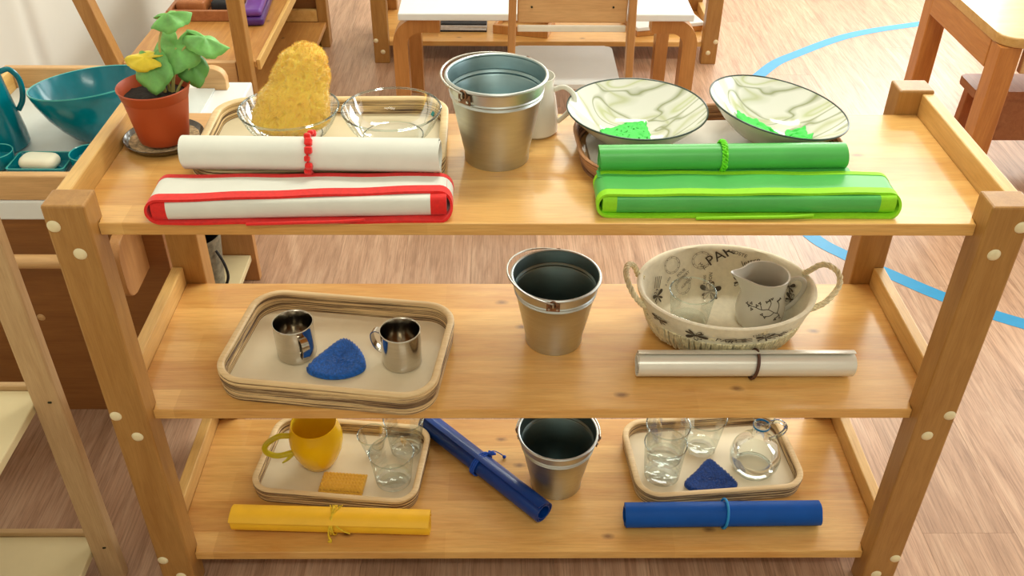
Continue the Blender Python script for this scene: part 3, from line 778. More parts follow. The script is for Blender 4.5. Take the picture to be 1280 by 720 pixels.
def cloth_patch(label, base, rot, x0, x1, lo, hi, holes, crumple):
    bm = NB(); G = 44; K = 26; grid = []
    for i in range(G + 1):
        u = i / G; x = x0 + (x1 - x0) * u; row = []
        for k in range(K + 1):
            w = k / K; y = lo(u) + (hi(u) - lo(u)) * w
            q = Vector((u * 5, w * 4, x0 * 30)); f = abs(noise.noise(q * 1.1)) + .5 * abs(noise.noise(q * 2.6))
            xx = x + .003 * noise.noise(q * 2 + Vector((3, 0, 0))); yy = y + .003 * noise.noise(q * 2 + Vector((0, 7, 0)))
            row.append(bm.verts.new((xx, yy, bowl_z(math.hypot(xx, yy)) + .0022 + crumple * f)))
        grid.append(row)
    for i in range(G):
        for k in range(K):
            if holes and noise.noise(Vector((i * .55, k * .6, 5))) > .40: continue
            bm.faces.new((grid[i][k], grid[i + 1][k], grid[i + 1][k + 1], grid[i][k + 1]))
    o = obj('sponge_cloth', bm, 'green_sponge', loc=base, rot=rot, smooth=80)
    md = o.modifiers.new('thickness', 'SOLIDIFY'); md.thickness = .0018; md.offset = 1
    return tag(o, label, 'cloth')
cloth_patch('bright green holey sponge cloth in the left enamel bowl', B1, (0, 0, 0), -.047, .021, lambda u: -.022, lambda u: .012 + .028 * min(1, u * 1.6), True, .004)
cloth_patch('bright green crumpled sponge cloth in the tilted right bowl', B2, R2, -.043, .054, lambda u: -.026, lambda u: (.038 if u < .3 else .038 - .046 * min(1, (u - .3) / .34)) + (.026 * min(1, (u - .64) / .12) if u > .64 else 0), False, .009)

t, L = roll('green rolled oilcloth mat with curly lime tie', (.0790, .1125, .7822), (.4020, .1215, .7822), .0178, 'green', -70, 1., turns=2.3)
bm = NB()
for k in range(3): tube(bm, [Vector((-.0005 + .003 * math.sin(9 * a + k * 2.1), (.0192 + .0012 * math.cos(9 * a + k * 2.1)) * math.cos(a), (.0192 + .0012 * math.cos(9 * a + k * 2.1)) * math.sin(a))) for a in [2 * PI * i / 90 for i in range(90)]], .0014, 6, True)
bead_ring(bm, 0, .0192, 22, .0022, jit=1.2); obj('tie', bm, 'lime_cord', t)
bm = NB(); box(bm, -.165, .168, -.0235, -.006, -.0170, -.0155, .0006, 1); obj('loose_flap', bm, 'green', t)
folded_mat('folded green mat with lime edging at the shelf edge', .0720, .4575, .0345, .0300, 'green', 'lime', .002, .010, .058, -.004, .0130)

# ------------------------------------------------------------------ middle shelf
tray('plywood tray with the two steel mugs on the middle shelf', (-.2932, .1345, Z2), -7.6, .1653, .1130, .05, .0405)
mz = Z2 + .0085
def mug(label, c, hang):
    t = thing('steel_mug', label, 'mug', c, (0, 0, hang), 'polished steel mugs')
    h = .061; r = .0300
    bm = NB(); lathe(bm, [(0, .002), (r - .004, .002), (r - .003, .0005), (r - .001, .0008), (r - .0002, .003), (r, .02), (r, h - .004), (r + .001, h - .001), (r + .0006, h), (r - .0006, h), (r - .0014, h - .002), (r - .0016, .004), (0, .0035)], 56); obj('body', bm, 'mug', t)
    bm = NB(); P = spline([(r - .0005, 0, .050), (r + .008, 0, .0525), (r + .0155, 0, .047), (r + .0165, 0, .036), (r + .013, 0, .024), (r + .006, 0, .0155), (r - .0005, 0, .0135)], 6)
    for k, q in enumerate(P): pass
    A = []
    for i, q in enumerate(P):
        tn = (P[min(i + 1, len(P) - 1)] - P[max(i - 1, 0)]).normalized(); nn = Vector((tn.z, 0, -tn.x)) * .0009
        A.append([bm.verts.new(q + nn * a + Vector((0, b * .0055, 0))) for a, b in ((-1, -1), (1, -1), (1, 1), (-1, 1))])
    for i in range(len(A) - 1):
        for k in range(4): bm.faces.new((A[i][k], A[i][(k + 1) % 4], A[i + 1][(k + 1) % 4], A[i + 1][k]))
    bm.faces.new(A[0]); bm.faces.new(A[-1][::-1]); obj('handle', bm, 'mug', t); return t
mug('left steel mug, its handle turned toward the blue pad', (-.3610, .1400, mz), math.radians(-58))
mug('right steel mug, its handle pointing left', (-.1985, .1210, mz), math.radians(163))
crochet('crochet_pad', 'blue teardrop crochet pad between the two steel mugs', 'pad', (-.2940, .1130, mz),
        [(.0000, .0560), (.022, .040), (.0390, .008), (.0400, -.018), (.012, -.0350), (-.024, -.033), (-.0460, -.0130), (-.022, .030)], 15, 72, .0055, 'crochet_blue', .002, .0016)

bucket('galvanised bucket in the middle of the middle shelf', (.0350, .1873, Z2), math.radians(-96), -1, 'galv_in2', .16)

# basket with printed lining
BK = Vector((.3030, .2120, Z2)); bk = thing('lined_basket', 'oval basket lined with printed cream cloth, two rope handles', 'basket', BK)
BH = .0805
def ba(t_): return .097 + .036 * t_ ** .75
def bb(t_): return .070 + .034 * t_ ** .75
def dip(a): return .003 * math.sin(a)                      # back rim a little higher
def bsurf(a, t_, off):
    A, B = ba(t_) + off, bb(t_) + off
    return Vector((A * math.cos(a), B * math.sin(a), .004 + (BH + dip(a)) * t_))
def skin(bm, rows, mi=0, closed=True):
    V = [[bm.verts.new(q) for q in r] for r in rows]; n_ = len(V[0])
    for k in range(len(V) - 1):
        for i in range(n_ if closed else n_ - 1): bm.faces.new((V[k][i], V[k][(i + 1) % n_], V[k + 1][(i + 1) % n_], V[k + 1][i])).material_index = mi
    return V
AN = [2 * PI * i / 120 for i in range(120)]
bm = NB(); rows = []                                       # woven raffia shell: shaggy stakes and courses
for k in range(30):
    t_ = .96 * k / 29
    rows.append([bsurf(a, t_, .0058 + .0011 * math.sin(60 * a + PI * (k % 2)) + .0012 * noise.noise(Vector((9 * math.cos(a), 9 * math.sin(a), t_ * 14)))) for a in AN])
V = skin(bm, rows); bm.faces.new(V[0][::-1]); obj('woven_shell', bm, 'raffia', bk, smooth=60)
bm = NB()                                                  # fringe of strands hanging below the lining
for i in range(290):
    a = 2 * PI * (i + rnd.random() * .7) / 290; P = [bsurf(a + .02 * rnd.uniform(-1, 1), t_, o_ + .0015 * rnd.random()) for t_, o_ in ((.54, .0060), (.30, .0085), (.04 + .10 * rnd.random(), .0095))]
    tube(bm, P, .0019, 4)
obj('fringe', bm, 'raffia', bk, kind='stuff')
bm = NB(); rows = []                                       # lining, inside then folded over the rim
for k in range(14): rows.append([bsurf(a, .035 + k / 13 * .935, -.0015 + .0010 * math.sin(7 * a + 1) * (k / 13)) for a in AN])
for dz in (40, 90, 140): rows.append([bsurf(a, 1., -.0015) + Vector((math.cos(a), math.sin(a), 0)) * (.0045 * (1 - math.cos(math.radians(dz)))) + Vector((0, 0, .0028 * math.sin(math.radians(dz)))) for a in AN])
for t_ in (.9, .78, .66, .56, .50): rows.append([bsurf(a, t_, .0070 + .0008 * math.sin(11 * a)) - Vector((0, 0, .0025 * math.sin(9 * a) if t_ < .57 else 0)) for a in AN])
V = skin(bm, rows); bm.faces.new(V[0][::-1]); obj('cloth_lining', bm, 'lining', bk, smooth=60)

def text_pts(s, size):
    cu = bpy.data.curves.new('lettering', 'FONT'); cu.body = s; cu.size = size; cu.align_x = 'CENTER'; cu.align_y = 'CENTER'; cu.resolution_u = 2
    o = bpy.data.objects.new('lettering', cu); C.objects.link(o); dg = bpy.context.evaluated_depsgraph_get(); dg.update()
    me = bpy.data.meshes.new_from_object(o.evaluated_get(dg)); r = ([tuple(v.co[:2]) for v in me.vertices], [tuple(p_.vertices) for p_ in me.polygons])
    bpy.data.objects.remove(o); bpy.data.curves.remove(cu); bpy.data.meshes.remove(me); return r
def disc_pts(fn, n_=24): return [fn(2 * PI * k / n_) for k in range(n_)]
class Print:
    """flat print laid on the lining: local (right, up) metres -> surface"""
    def __init__(s, inside=True): s.bm = NB(); s.inside = inside
    def mapp(s, a0, t0, x, y):
        R = .118; a = a0 + (-x if s.inside else x) / (R if abs(math.sin(a0)) > .7 else .085)
        t_ = t0 + y / .095
        return bsurf(a, max(.02, min(.985, t_)), -.0042 if s.inside else .0092)
    def poly(s, pts, faces, a0, t0, rot):
        c_, s_ = math.cos(rot), math.sin(rot)
        V = [s.bm.verts.new(s.mapp(a0, t0, x * c_ - y * s_, x * s_ + y * c_)) for x, y in pts]
        for f in faces:
            try: s.bm.faces.new([V[i] for i in f])
            except ValueError: pass
    def text(s, str_, size, a0, t0, rot=0.): p_, f_ = text_pts(str_, size); s.poly(p_, f_, math.radians(a0), t0, math.radians(rot))
    def ring(s, r, w, a0, t0, n_=30, arc=1.):
        pts = []
        for k in range(n_ + 1):
            a = 2 * PI * arc * k / n_; pts += [(r * math.cos(a), r * math.sin(a)), ((r + w) * math.cos(a), (r + w) * math.sin(a))]
        s.poly(pts, [(2 * k, 2 * k + 1, 2 * k + 3, 2 * k + 2) for k in range(n_)], math.radians(a0), t0, 0)
    def petal(s, l, w, a0, t0, rot, hollow=False):
        pts = [(l * (.5 + .5 * math.cos(a)) , w * math.sin(a) * (.6 + .4 * math.cos(a))) for a in [2 * PI * k / 16 for k in range(16)]]
        if hollow:
            pts2 = [(l * .5 + (x - l * .5) * .72, y * .72) for x, y in pts]
            s.poly(pts + pts2, [(k, (k + 1) % 16, 16 + (k + 1) % 16, 16 + k) for k in range(16)], math.radians(a0), t0, math.radians(rot))
        else: s.poly(pts, [tuple(range(16))], math.radians(a0), t0, math.radians(rot))
    def bar(s, l, w, a0, t0, rot, x=0, y=0): s.poly([(x - l / 2, y - w / 2), (x, y - w / 2), (x + l / 2, y - w / 2), (x + l / 2, y + w / 2), (x, y + w / 2), (x - l / 2, y + w / 2)], [(0, 1, 4, 5), (1, 2, 3, 4)], math.radians(a0), t0, math.radians(rot))
    def bow(s, a0, t0, k=1., rot=0):
        for r_, l_, w_, h_ in ((20, .020, .006, 0), (75, .017, .005, 1), (150, .020, .006, 0), (110, .015, .004, 1), (-40, .017, .0035, 0), (-75, .018, .003, 0), (-140, .017, .004, 1), (200, .016, .003, 0)): s.petal(l_ * k, w_ * k, a0, t0, r_ + rot, h_)
def finish(pr_, name, mt): obj(name, pr_.bm, mt, bk, smooth=0, kind='stuff')
P = Print()
P.text('PAR', .026, 86, .86, 34); P.text('MAL', .0085, 99, .66, -42); P.text('POUR', .0075, 118, .60, 32); P.text('HEIMBERT', .0070, 117, .50, 32); P.text('ALIMENT', .0070, 114, .38, 32)
P.text('AMON', .0085, 92, .40, 88); P.text('PARIS', .0065, 97, .40, 88); P.text('lettre', .014, 62, .82, 30); P.text('POSTE', .009, 72, .93, -14); P.text('R 1904', .0065, 133, .52, 40)
finish(P, 'printed_lettering', 'print')
P = Print(); P.bow(92, .17, 1.1); P.bow(52, .30, .8, 20); P.bow(152, .38, .8); P.bow(45, .55, .9, 60); P.bow(30, .40, .8, 100); P.bow(22, .66, .7, 30); P.bow(66, .40, .8, 0); P.bow(12, .5, .7, 10)
for y_ in range(4): P.bar(.020, .0012, 146, .62, 62, 0, -.006 + .004 * y_)
finish(P, 'printed_bows', 'print')
P = Print(); 
for a0, t0 in ((126, .80), (100, .78), (118, .35)):
    P.ring(.0155, .0007, a0, t0); P.ring(.0125, .0005, a0, t0)
    for k in range(9): P.bar(.0035, .0012, a0, t0, k * 40, .0140, 0) if False else P.poly([(.0133 * math.cos(k * .7), .0133 * math.sin(k * .7)), (.0150 * math.cos(k * .7), .0150 * math.sin(k * .7)), (.0150 * math.cos(k * .7 + .2), .0150 * math.sin(k * .7 + .2))], [(0, 1, 2)], math.radians(a0), t0, 0)
finish(P, 'printed_postmarks', 'print_soft')
P = Print(False); P.bow(-117, .74, .9, 200); P.bow(-72, .75, .75, 10)
for a0 in (-94, -88, -84, -64, -58):
    for y_ in range(3): P.bar(.014, .0016, a0, .73, 14 if a0 < -80 else -35, 0, -.005 + .0045 * y_)
P.text('PAR', .014, -98, .70, -12); P.text('DES', .009, -78, .88, 20); P.text('lettre', .010, -56, .74, 30); P.bow(-145, .78, .6)
finish(P, 'printed_pattern', 'print')

for s, q in ((-1, [(.000, -.030, .070), (-.014, -.026, .086), (-.0250, -.010, .106), (-.0225, .012, .114), (-.010, .026, .104), (.000, .030, .082)]), (1, [(.000, -.036, .070), (.018, -.030, .078), (.0390, -.010, .092), (.0400, .010, .104), (.020, .022, .110), (.000, .026, .094)])):
    bm = NB(); pts = spline([(s * .1330 + x, y, z) for x, y, z in [(q[0][0] - s * .009, q[0][1], q[0][2] - .004)] + q + [(q[-1][0] - s * .007, q[-1][1], q[-1][2] - .004)]], 12); n_ = len(pts)
    for ph in (0, 2.09, 4.19):                             # twisted rope
        strand = []
        for i, w_ in enumerate(pts):
            tn = (pts[min(i + 1, n_ - 1)] - pts[max(i - 1, 0)]).normalized(); u = tn.cross(Vector((0, 1, 0))).normalized(); v_ = tn.cross(u); a = i * .55 + ph
            strand.append(w_ + (u * math.cos(a) + v_ * math.sin(a)) * .0024)
        tube(bm, strand, .0026, 6)
    obj('rope_handle', bm, 'raffia', bk)

# creamer and glass standing in the basket
CR = Vector((.3660, .2230, Z2 + .0055)); cr = thing('small_pitcher', 'small pale pitcher with brown branch print inside the basket', 'pitcher', CR)
def cr_r(z): return .0345 + .0045 * math.sin(PI * min(1, z / .06)) - .0015 * (z / .09) + (.004 * ((z - .06) / .035) ** 2 if z > .06 else 0)
CH = .094
def spout(q, a):
    z = q[2]; d = math.atan2(math.sin(a - PI * 1.02), math.cos(a - PI * 1.02)); k = math.exp(-(d / .38) ** 2) * max(0, (z - .045) / (CH - .045)) ** 2
    return (q[0] - .021 * k, q[1], z + .004 * k)
bm = NB(); pr = [(0, .0008), (.031, .0008), (.0335, .003)] + [(cr_r(CH * k / 14), CH * k / 14) for k in range(1, 15)] + [(cr_r(CH) - .001, CH + .0008)] + [(cr_r(CH * k / 14) - .0028, CH * k / 14) for k in range(14, 0, -1)] + [(0, .005)]
lathe(bm, pr, 56, fn=spout); obj('body', bm, 'creamer', cr)
bm = NB(); tube(bm, spline([(.0345, -.002, .080), (.048, -.003, .088), (.060, -.004, .082), (.0615, -.004, .066), (.054, -.003, .045), (.0370, -.002, .024)], 7), .0040, 10, flat=.75); obj('handle', bm, 'creamer', cr)
bm = NB()
def cpt(x, z):
    z += .009; a = -PI / 2 + x / .037 - .12; r = cr_r(z) + .0002; return Vector((r * math.cos(a), r * math.sin(a), z))
br = [[(.028, .021), (.026, .030), (.016, .036), (.006, .042), (-.004, .041), (-.016, .043), (-.026, .042)], [(.016, .036), (.010, .031), (.002, .030)], [(.006, .042), (.010, .052), (.006, .058)], [(.022, .033), (.026, .046), (.023, .053)], [(-.004, .041), (-.008, .050)], [(.026, .028), (.018, .024)], [(.028, .023), (.032, .0205)]]
for b_ in br: tube(bm, [cpt(x, z) for x, z in [tuple(v[:2]) for v in spline([(x, z, 0) for x, z in b_], 4)]], .0006, 5)
for x, z in [(-.026, .042), (-.023, .047), (-.020, .038), (-.030, .044), (.006, .058), (.002, .055), (.010, .061), (.023, .054), (.027, .057), (.002, .029), (-.003, .033), (-.009, .051), (-.013, .046), (.019, .023)]:
    for k in range(3):
        a = 2.1 * k + x * 300; bmesh.ops.create_icosphere(bm, subdivisions=1, radius=.0013, matrix=Matrix.Translation(cpt(x + .0016 * math.cos(a), z + .0016 * math.sin(a)) * 1.0))
obj('branch_print', bm, 'print', cr)
t = tumbler('drinking_glass', 'clear tumbler inside the lined basket', (.2535, .2170, Z2 + .0055), full_glass(.0285, .0360, .066), cat='glass'); add_bottom(t, .0285, .012)

t, L = roll('pearly silver rolled mat with brown elastic band', (.1560, .0990, Z2 + .0215), (.4800, .0990, Z2 + .0215), .0205, 'silver', 100, 1., turns=2.6)
bm = NB(); tube(bm, ring_pts(.0130, .0216, 44, .004), .0026, 8, True); obj('band', bm, 'band', t)

# ------------------------------------------------------------------ bottom shelf
tray('plywood tray with the yellow jug and glasses on the bottom shelf', (-.3290, .2085, Z3), -6.3, .1470, .0950, .040, .030)
bz = Z3 + .0085
jg = thing('yellow_jug', 'bright yellow fruit shaped ceramic jug on the bottom left tray', 'jug', (-.3745, .2165, bz))
pr = [(0, .0008), (.024, .0008), (.028, .003), (.0360, .018), (.0432, .036), (.0466, .054), (.0466, .066), (.0440, .080), (.0410, .092), (.0400, .0965), (.0388, .097), (.0380, .094), (.0405, .080), (.0430, .064), (.0425, .045), (.034, .018), (0, .008)]
bm = NB(); lathe(bm, pr, 48, mis=[0] * 10 + [1] * 6, fn=lambda q, a: (q[0] * (1 + .012 * math.sin(3 * a)), q[1], q[2])); obj('body', bm, ['lemon', 'orange'], jg)
bm = NB(); tube(bm, spline([(-.041, -.010, .075), (-.060, -.017, .080), (-.082, -.024, .067), (-.083, -.025, .050), (-.066, -.020, .036), (-.040, -.011, .036)], 7), .0052, 10); obj('handle', bm, 'lemon_green', jg)
bm = NB(); tube(bm, spline([(-.042, -.012, .034), (-.050, -.018, .026), (-.060, -.022, .020)], 6), lambda t: .0065 * (1 - t * .75), 8, flat=.5); obj('leaf', bm, 'lemon_green', jg)
g = 'clear glasses on the bottom left tray'
t = tumbler('drinking_glass', 'front tumbler near the right corner of the bottom left tray', (-.2370, .1720, bz), full_glass(.0310, .0385, .0700), group=g); add_bottom(t, .031, .011)
t = tumbler('drinking_glass', 'tall glass at the back right of the bottom left tray', (-.2215, .2460, bz), full_glass(.0270, .0360, .0800), group=g); add_bottom(t, .027, .011)
t = tumbler('small_glass', 'smallest tapered glass, between the yellow jug and the tumblers', (-.2780, .2330, bz), full_glass(.0130, .0262, .0520), group=g); add_bottom(t, .013, .012)
bm = NB()                                                  # folded crochet cloth: two ribbed layers
for lay, (x0, x1, y0, y1, zz) in enumerate(((-.0395, .0385, -.021, .021, .0), (-.038, .040, -.018, .022, .0065))):
    nx, ny = 52, 20; G_ = []
    for i in range(nx + 1):
        G_.append([])
        for k in range(ny + 1):
            x = x0 + (x1 - x0) * i / nx; y = y0 + (y1 - y0) * k / ny; ed = min(1, min(i, nx - i) / 2, min(k, ny - k) / 1.5)
            G_[-1].append(bm.verts.new((x, y, zz + .0056 * (.25 + .75 * ed) + .0016 * (1 if (i // 2 + k // 2) % 2 else -1) + .0008 * math.sin(k * PI / 2))))
    for i in range(nx):
        for k in range(ny): bm.faces.new((G_[i][k], G_[i + 1][k], G_[i + 1][k + 1], G_[i][k + 1]))
    bd = [G_[i][0] for i in range(nx + 1)] + [G_[nx][k] for k in range(1, ny + 1)] + [G_[i][ny] for i in range(nx - 1, -1, -1)] + [G_[0][k] for k in range(ny - 1, 0, -1)]
    lo = [bm.verts.new((v.co.x, v.co.y, zz + .0003)) for v in bd]
    for i in range(len(bd)): bm.faces.new((bd[i], lo[i], lo[(i + 1) % len(bd)], bd[(i + 1) % len(bd)]))
    bm.faces.new(lo)
tag(obj('crochet_cloth', bm, 'crochet_orange', loc=(-.3250, .1590, bz), rot=(0, 0, -.10), smooth=80), 'orange folded crochet cloth at the front of the bottom left tray', 'cloth')

t, L = roll('yellow rolled mat with cord bow in front of the bottom left tray', (-.4960, .0765, Z3 + .0235), (-.1665, .0640, Z3 + .0235), .0225, 'yellow', 150, 1., turns=2.4)
bm = NB(); tube(bm, ring_pts(.0035, .0236, 40, .002), .0016, 6, True); tube(bm, ring_pts(.0065, .0236, 40, -.002), .0016, 6, True)
tube(bm, spline([(.004, -.014, .020), (.013, -.0215, .012), (.025, -.0255, .004), (.036, -.0265, -.001)], 6), .0013, 6)
tube(bm, spline([(.004, -.012, .021), (.002, -.0215, .010), (.000, -.0265, -.004), (.001, -.0265, -.014)], 6), .0016, 6)
for k in range(6): tube(bm, spline([(.005, -.010, .022), (.003 + .003 * k, .000, .030 + .002 * (k % 2)), (.001 + .0042 * k, .004, .033)], 4), .0009, 5)
tube(bm, spline([(.000, -.0265, -.013), (.003, -.028, -.018), (-.001, -.028, -.0205), (.004, -.0275, -.0212)], 4), .0022, 6)
obj('cord', bm, 'yellow_cord', t)

t, L = roll('navy rolled mat lying diagonally beside the bottom bucket', (-.1900, .3080, Z3 + .0218), (.0235, .0860, Z3 + .0218), .0210, 'navy', 118, 1., turns=2.8)
bm = NB()
for x in (-.0050, -.0010, .0028): tube(bm, ring_pts(x, .0222, 40, .002), .0016, 6, True)
tube(bm, spline([(-.001, .006, .022), (.006, .016, .020), (.010, .024, .016), (.004, .027, .012), (-.002, .020, .017)], 6), .0021, 6)
tube(bm, spline([(.002, .010, .022), (.000, .030, .012), (.000, .046, -.006), (.003, .054, -.0180)], 6), .0009, 6)
bmesh.ops.create_icosphere(bm, subdivisions=2, radius=.0034, matrix=Matrix.Translation((.003, .054, -.0180)))
bmesh.ops.create_icosphere(bm, subdivisions=2, radius=.0040, matrix=Matrix.Translation((.008, .020, .0190)))
obj('cord', bm, 'blue_cord', t)

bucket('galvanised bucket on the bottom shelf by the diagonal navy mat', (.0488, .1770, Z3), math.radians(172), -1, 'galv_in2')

tray('plywood tray with stacked tumblers and decanter at the bottom right', (.3290, .2190, Z3), 5.0, .1510, .0960, .045, .030)
g = 'clear glasses on the bottom right tray'
t = tumbler('drinking_glass', 'lower tumbler of the stacked pair at the left of its tray', (.2370, .1830, bz), full_glass(.0310, .0365, .0800), group=g); add_bottom(t, .031, .010)
t = tumbler('drinking_glass', 'upper tumbler nested in the stacked pair at the left of its tray', (.2370, .1835, bz + .0440), full_glass(.0300, .0372, .0800), group=g); add_bottom(t, .030, .010)
t = tumbler('drinking_glass', 'single faceted tumbler behind the navy crochet pad', (.3170, .2480, bz), full_glass(.0275, .0380, .0820), group=g, facets=10); add_bottom(t, .0275, .011)
dc = thing('glass_decanter', 'round clear glass jug with handle and blue neck stripe', 'jug', (.4030, .2010, bz))
pr = [(0, .0008), (.030, .0008), (.036, .004), (.0425, .018), (.0445, .034), (.0415, .050), (.033, .063), (.0205, .072), (.0145, .082), (.0135, .100), (.0155, .118), (.0185, .126)]
bm = NB(); lathe(bm, pr, 48); obj('wall', bm, 'glass', dc)
bm = NB(); tube(bm, [(.0185 * math.cos(a), .0185 * math.sin(a), .126) for a in [2 * PI * k / 40 for k in range(40)]], .0012, 8, True); obj('rim', bm, 'glass_rim', dc)
bm = NB(); lathe(bm, [(.0290, .0085), (.036, .010), (.0415, .020), (.0430, .030), (0, .0302)], 48); obj('water', bm, 'water', dc)
bm = NB(); tube(bm, [(.033 * math.cos(a), .033 * math.sin(a), .0035) for a in [2 * PI * k / 40 for k in range(40)]], .0022, 8, True); obj('foot_ring', bm, 'glass_rim', dc)
bm = NB(); lathe(bm, [(.0140, .1020), (.0144, .1020), (.0149, .1062), (.0145, .1062)], 40); obj('blue_stripe', bm, 'blue_band', dc, label='bright blue stripe')
bm = NB(); tube(bm, spline([(.0130, -.004, .116), (.026, -.006, .120), (.038, -.008, .112), (.038, -.008, .098), (.028, -.006, .084), (.0180, -.004, .075)], 7), .0036, 10); obj('handle', bm, 'glass_rim', dc)
crochet('crochet_pad', 'navy teardrop crochet pad in front of the faceted tumbler', 'pad', (.3240, .1690, bz),
        [(.002, .048), (.020, .030), (.038, .002), (.042, -.015), (.022, -.026), (-.010, -.028), (-.040, -.025), (-.0500, -.0080), (-.026, .018)], 14, 72, .0058, 'crochet_navy', .002, .0016)
t, L = roll('blue rolled mat with bright blue band in front of the bottom right tray', (.1600, .0810, Z3 + .0230), (.4890, .0850, Z3 + .0230), .0225, 'blue', -40, 1., turns=2.8)
bm = NB(); tube(bm, ring_pts(.0030, .0240, 44, .003), .0023, 8, True); obj('band', bm, 'blue_band', t)

# ------------------------------------------------------------------ wash stand on the left, with the teal set
WS = Vector((.0148, -.0313, .0222))
ws = thing('wash_stand', 'low wooden wash stand with white worktop against the left wall', 'stand', Vector((-.93, .70, 0)) + WS)
def wbox(name, mt, x0, x1, y0, y1, z0, z1, bev=.002, par=ws, label=None):
    bm = NB(); box(bm, x0, x1, y0, y1, z0, z1, bev); return obj(name, bm, mt, par, (.93, -.70, 0), label=label)
wbox('worktop', 'white_top', -1.272, -.593, .4500, .9430, .4705, .5080, .003)
f = wbox('front_panel', 'brown_panel', -1.270, -.6640, .4700, .4880, .005, .4700, .0015)
bm = NB(); lathe(bm, [(0, .003), (.004, .0028), (.007, .001), (.0078, 0), (0, 0)], 16); bmesh.ops.transform(bm, matrix=Matrix.Rotation(PI / 2, 4, 'X'), verts=bm.verts)
obj('screw_cap', bm, 'beech', f, (-.9300 - .0, .4699, .2420))
wbox('rear_panel', 'beech_z', -1.270, -.6450, .9200, .9400, .005, .4700, .0015)
wbox('low_shelf', 'pale', -1.268, -.6560, .60, .9190, .0640, .0800)
bm = NB(); tube(bm, [(-1.2, .4000, .4180), (-.7205, .4000, .4180)], .0125, 28); obj('towel_rail', bm, 'beech', ws, (.93, -.70, 0))
pts = []
for cy_, cz_, a0 in ((.452, .4690, 0), (.397, .438, 90), (.397, .388, 180), (.455, .360, 270)):
    rr_ = .033 if a0 in (90, 180) else .002
    for k in range(9): a = math.radians(a0 + 90 * k / 8); pts.append((cy_ + .0 + rr_ * math.cos(a) * (1 if a0 not in (0, 270) else 1) + (.0155 if a0 in (0, 270) else 0), cz_ + rr_ * math.sin(a)))
bm = NB(); poly(bm, pts, -.7200, -.7010, .002, axis='x'); obj('rail_bracket', bm, 'beech_z', ws, (.93, -.70, 0))
pts = [(-.700, .508)] + [(-.6650 + .030 * math.cos(a), .5300 + .026 * math.sin(a)) for a in [PI - PI * k / 12 for k in range(13)]] + [(-.635, .508)]
bm = NB(); poly(bm, pts, .900, .922, .002, axis='y'); obj('rear_bracket', bm, 'beech', ws, (.93, -.70, 0))

wt = thing('wooden_tray', 'square edged wooden tray holding the teal wash set', 'tray', Vector((-.83, .69, .5082)) + WS)
def tbx(name, mt, x0, x1, y0, y1, z0, z1, bev=.003): bm = NB(); box(bm, x0, x1, y0, y1, z0, z1, bev); obj(name, bm, mt, wt, (.83, -.69, -.5082))
tbx('side_rail', 'beech', -1.090, -.640, .4520, .4700, .5084, .5560)
tbx('side_rail', 'beech', -1.090, -.640, .9150, .9330, .5084, .5560) if False else tbx('side_rail', 'beech', -1.090, -.716, .9000, .9180, .5084, .5560)
tbx('side_rail', 'rail', -1.090, -1.070, .4705, .8995, .5084, .5560)
tbx('base', 'grey_top', -1.0695, -.660, .4705, .8995, .5084, .5130, .0005)
tz = .5134
bm = NB(); tb = thing('teal_bowl', 'large teal glazed bowl in the wash tray', 'bowl', Vector((-.8130, .6760, tz)) + WS, (math.radians(-7), math.radians(-5), 0))
pr = [(0, .0015), (.046, .0015), (.051, .005), (.068, .024), (.086, .050), (.1005, .080), (.1065, .1000)]; mis = [0] * 6
pr += [(.1060, .1022), (.1035, .1015)]; mis += [1, 1]; pr += [(.0970, .080), (.082, .051), (.063, .027), (.042, .013), (0, .010)]; mis += [0] * 5
lathe(bm, pr, 56, mis=mis); obj('bowl_wall', bm, ['teal', 'teal_rim'], tb)
tb.location.z = tz + .0065 + WS.z
tj = thing('teal_pitcher', 'teal glazed pitcher at the far left of the wash tray', 'pitcher', Vector((-.9900, .6380, tz)) + WS)
bm = NB(); lathe(bm, [(0, .0008), (.045, .0008), (.0500, .006), (.0490, .03), (.044, .07), (.0385, .110), (.0360, .135), (.0385, .150), (.0378, .1522), (.0360, .150), (.033, .135), (.036, .10), (.042, .04), (0, .008)], 48, mis=[0] * 7 + [1, 1] + [0] * 4); obj('body', bm, ['teal', 'teal_rim'], tj)
bm = NB(); tube(bm, spline([(.0330, .014, .142), (.046, .020, .144), (.056, .024, .128), (.0575, .024, .105), (.052, .022, .082), (.0420, .018, .066)], 7), .0050, 10, flat=.8); obj('handle', bm, 'teal', tj)
sd = thing('soap_dish', 'rectangular teal soap dish at the front of the wash tray', 'dish', Vector((-.8810, .5540, tz)) + WS)
bm = NB(); outs = [(rrect(.044, .026, .006), .0006), (rrect(.050, .032, .006), .010), (rrect(.0515, .0335, .006), .0175), (rrect(.050, .032, .006), .0180), (rrect(.0485, .0305, .006), .0172), (rrect(.045, .027, .006), .009), (rrect(.042, .024, .006), .0045)]
V = sweep_ring(bm, outs, [0, 0, 1, 1, 0, 0]); bm.faces.new(V[0][::-1]); bm.faces.new(V[-1]); obj('dish', bm, ['teal', 'teal_rim'], sd)
bm = NB(); outs = []
for k in range(9): a = -PI / 2 + PI * k / 8; d = .010 * (math.cos(a) - 1); outs.append((rrect(.034 + d, .0215 + d, .016 + d * .8), .0115 + .0110 * math.sin(a)))
V = sweep_ring(bm, outs); bm.faces.new(V[0][::-1]); bm.faces.new(V[-1]); tag(obj('soap_bar', bm, 'soap', loc=Vector((-.8820, .5500, tz + .0060)) + WS, rot=(0, 0, -.08), smooth=80), 'ivory bar of soap on the teal dish', 'soap')
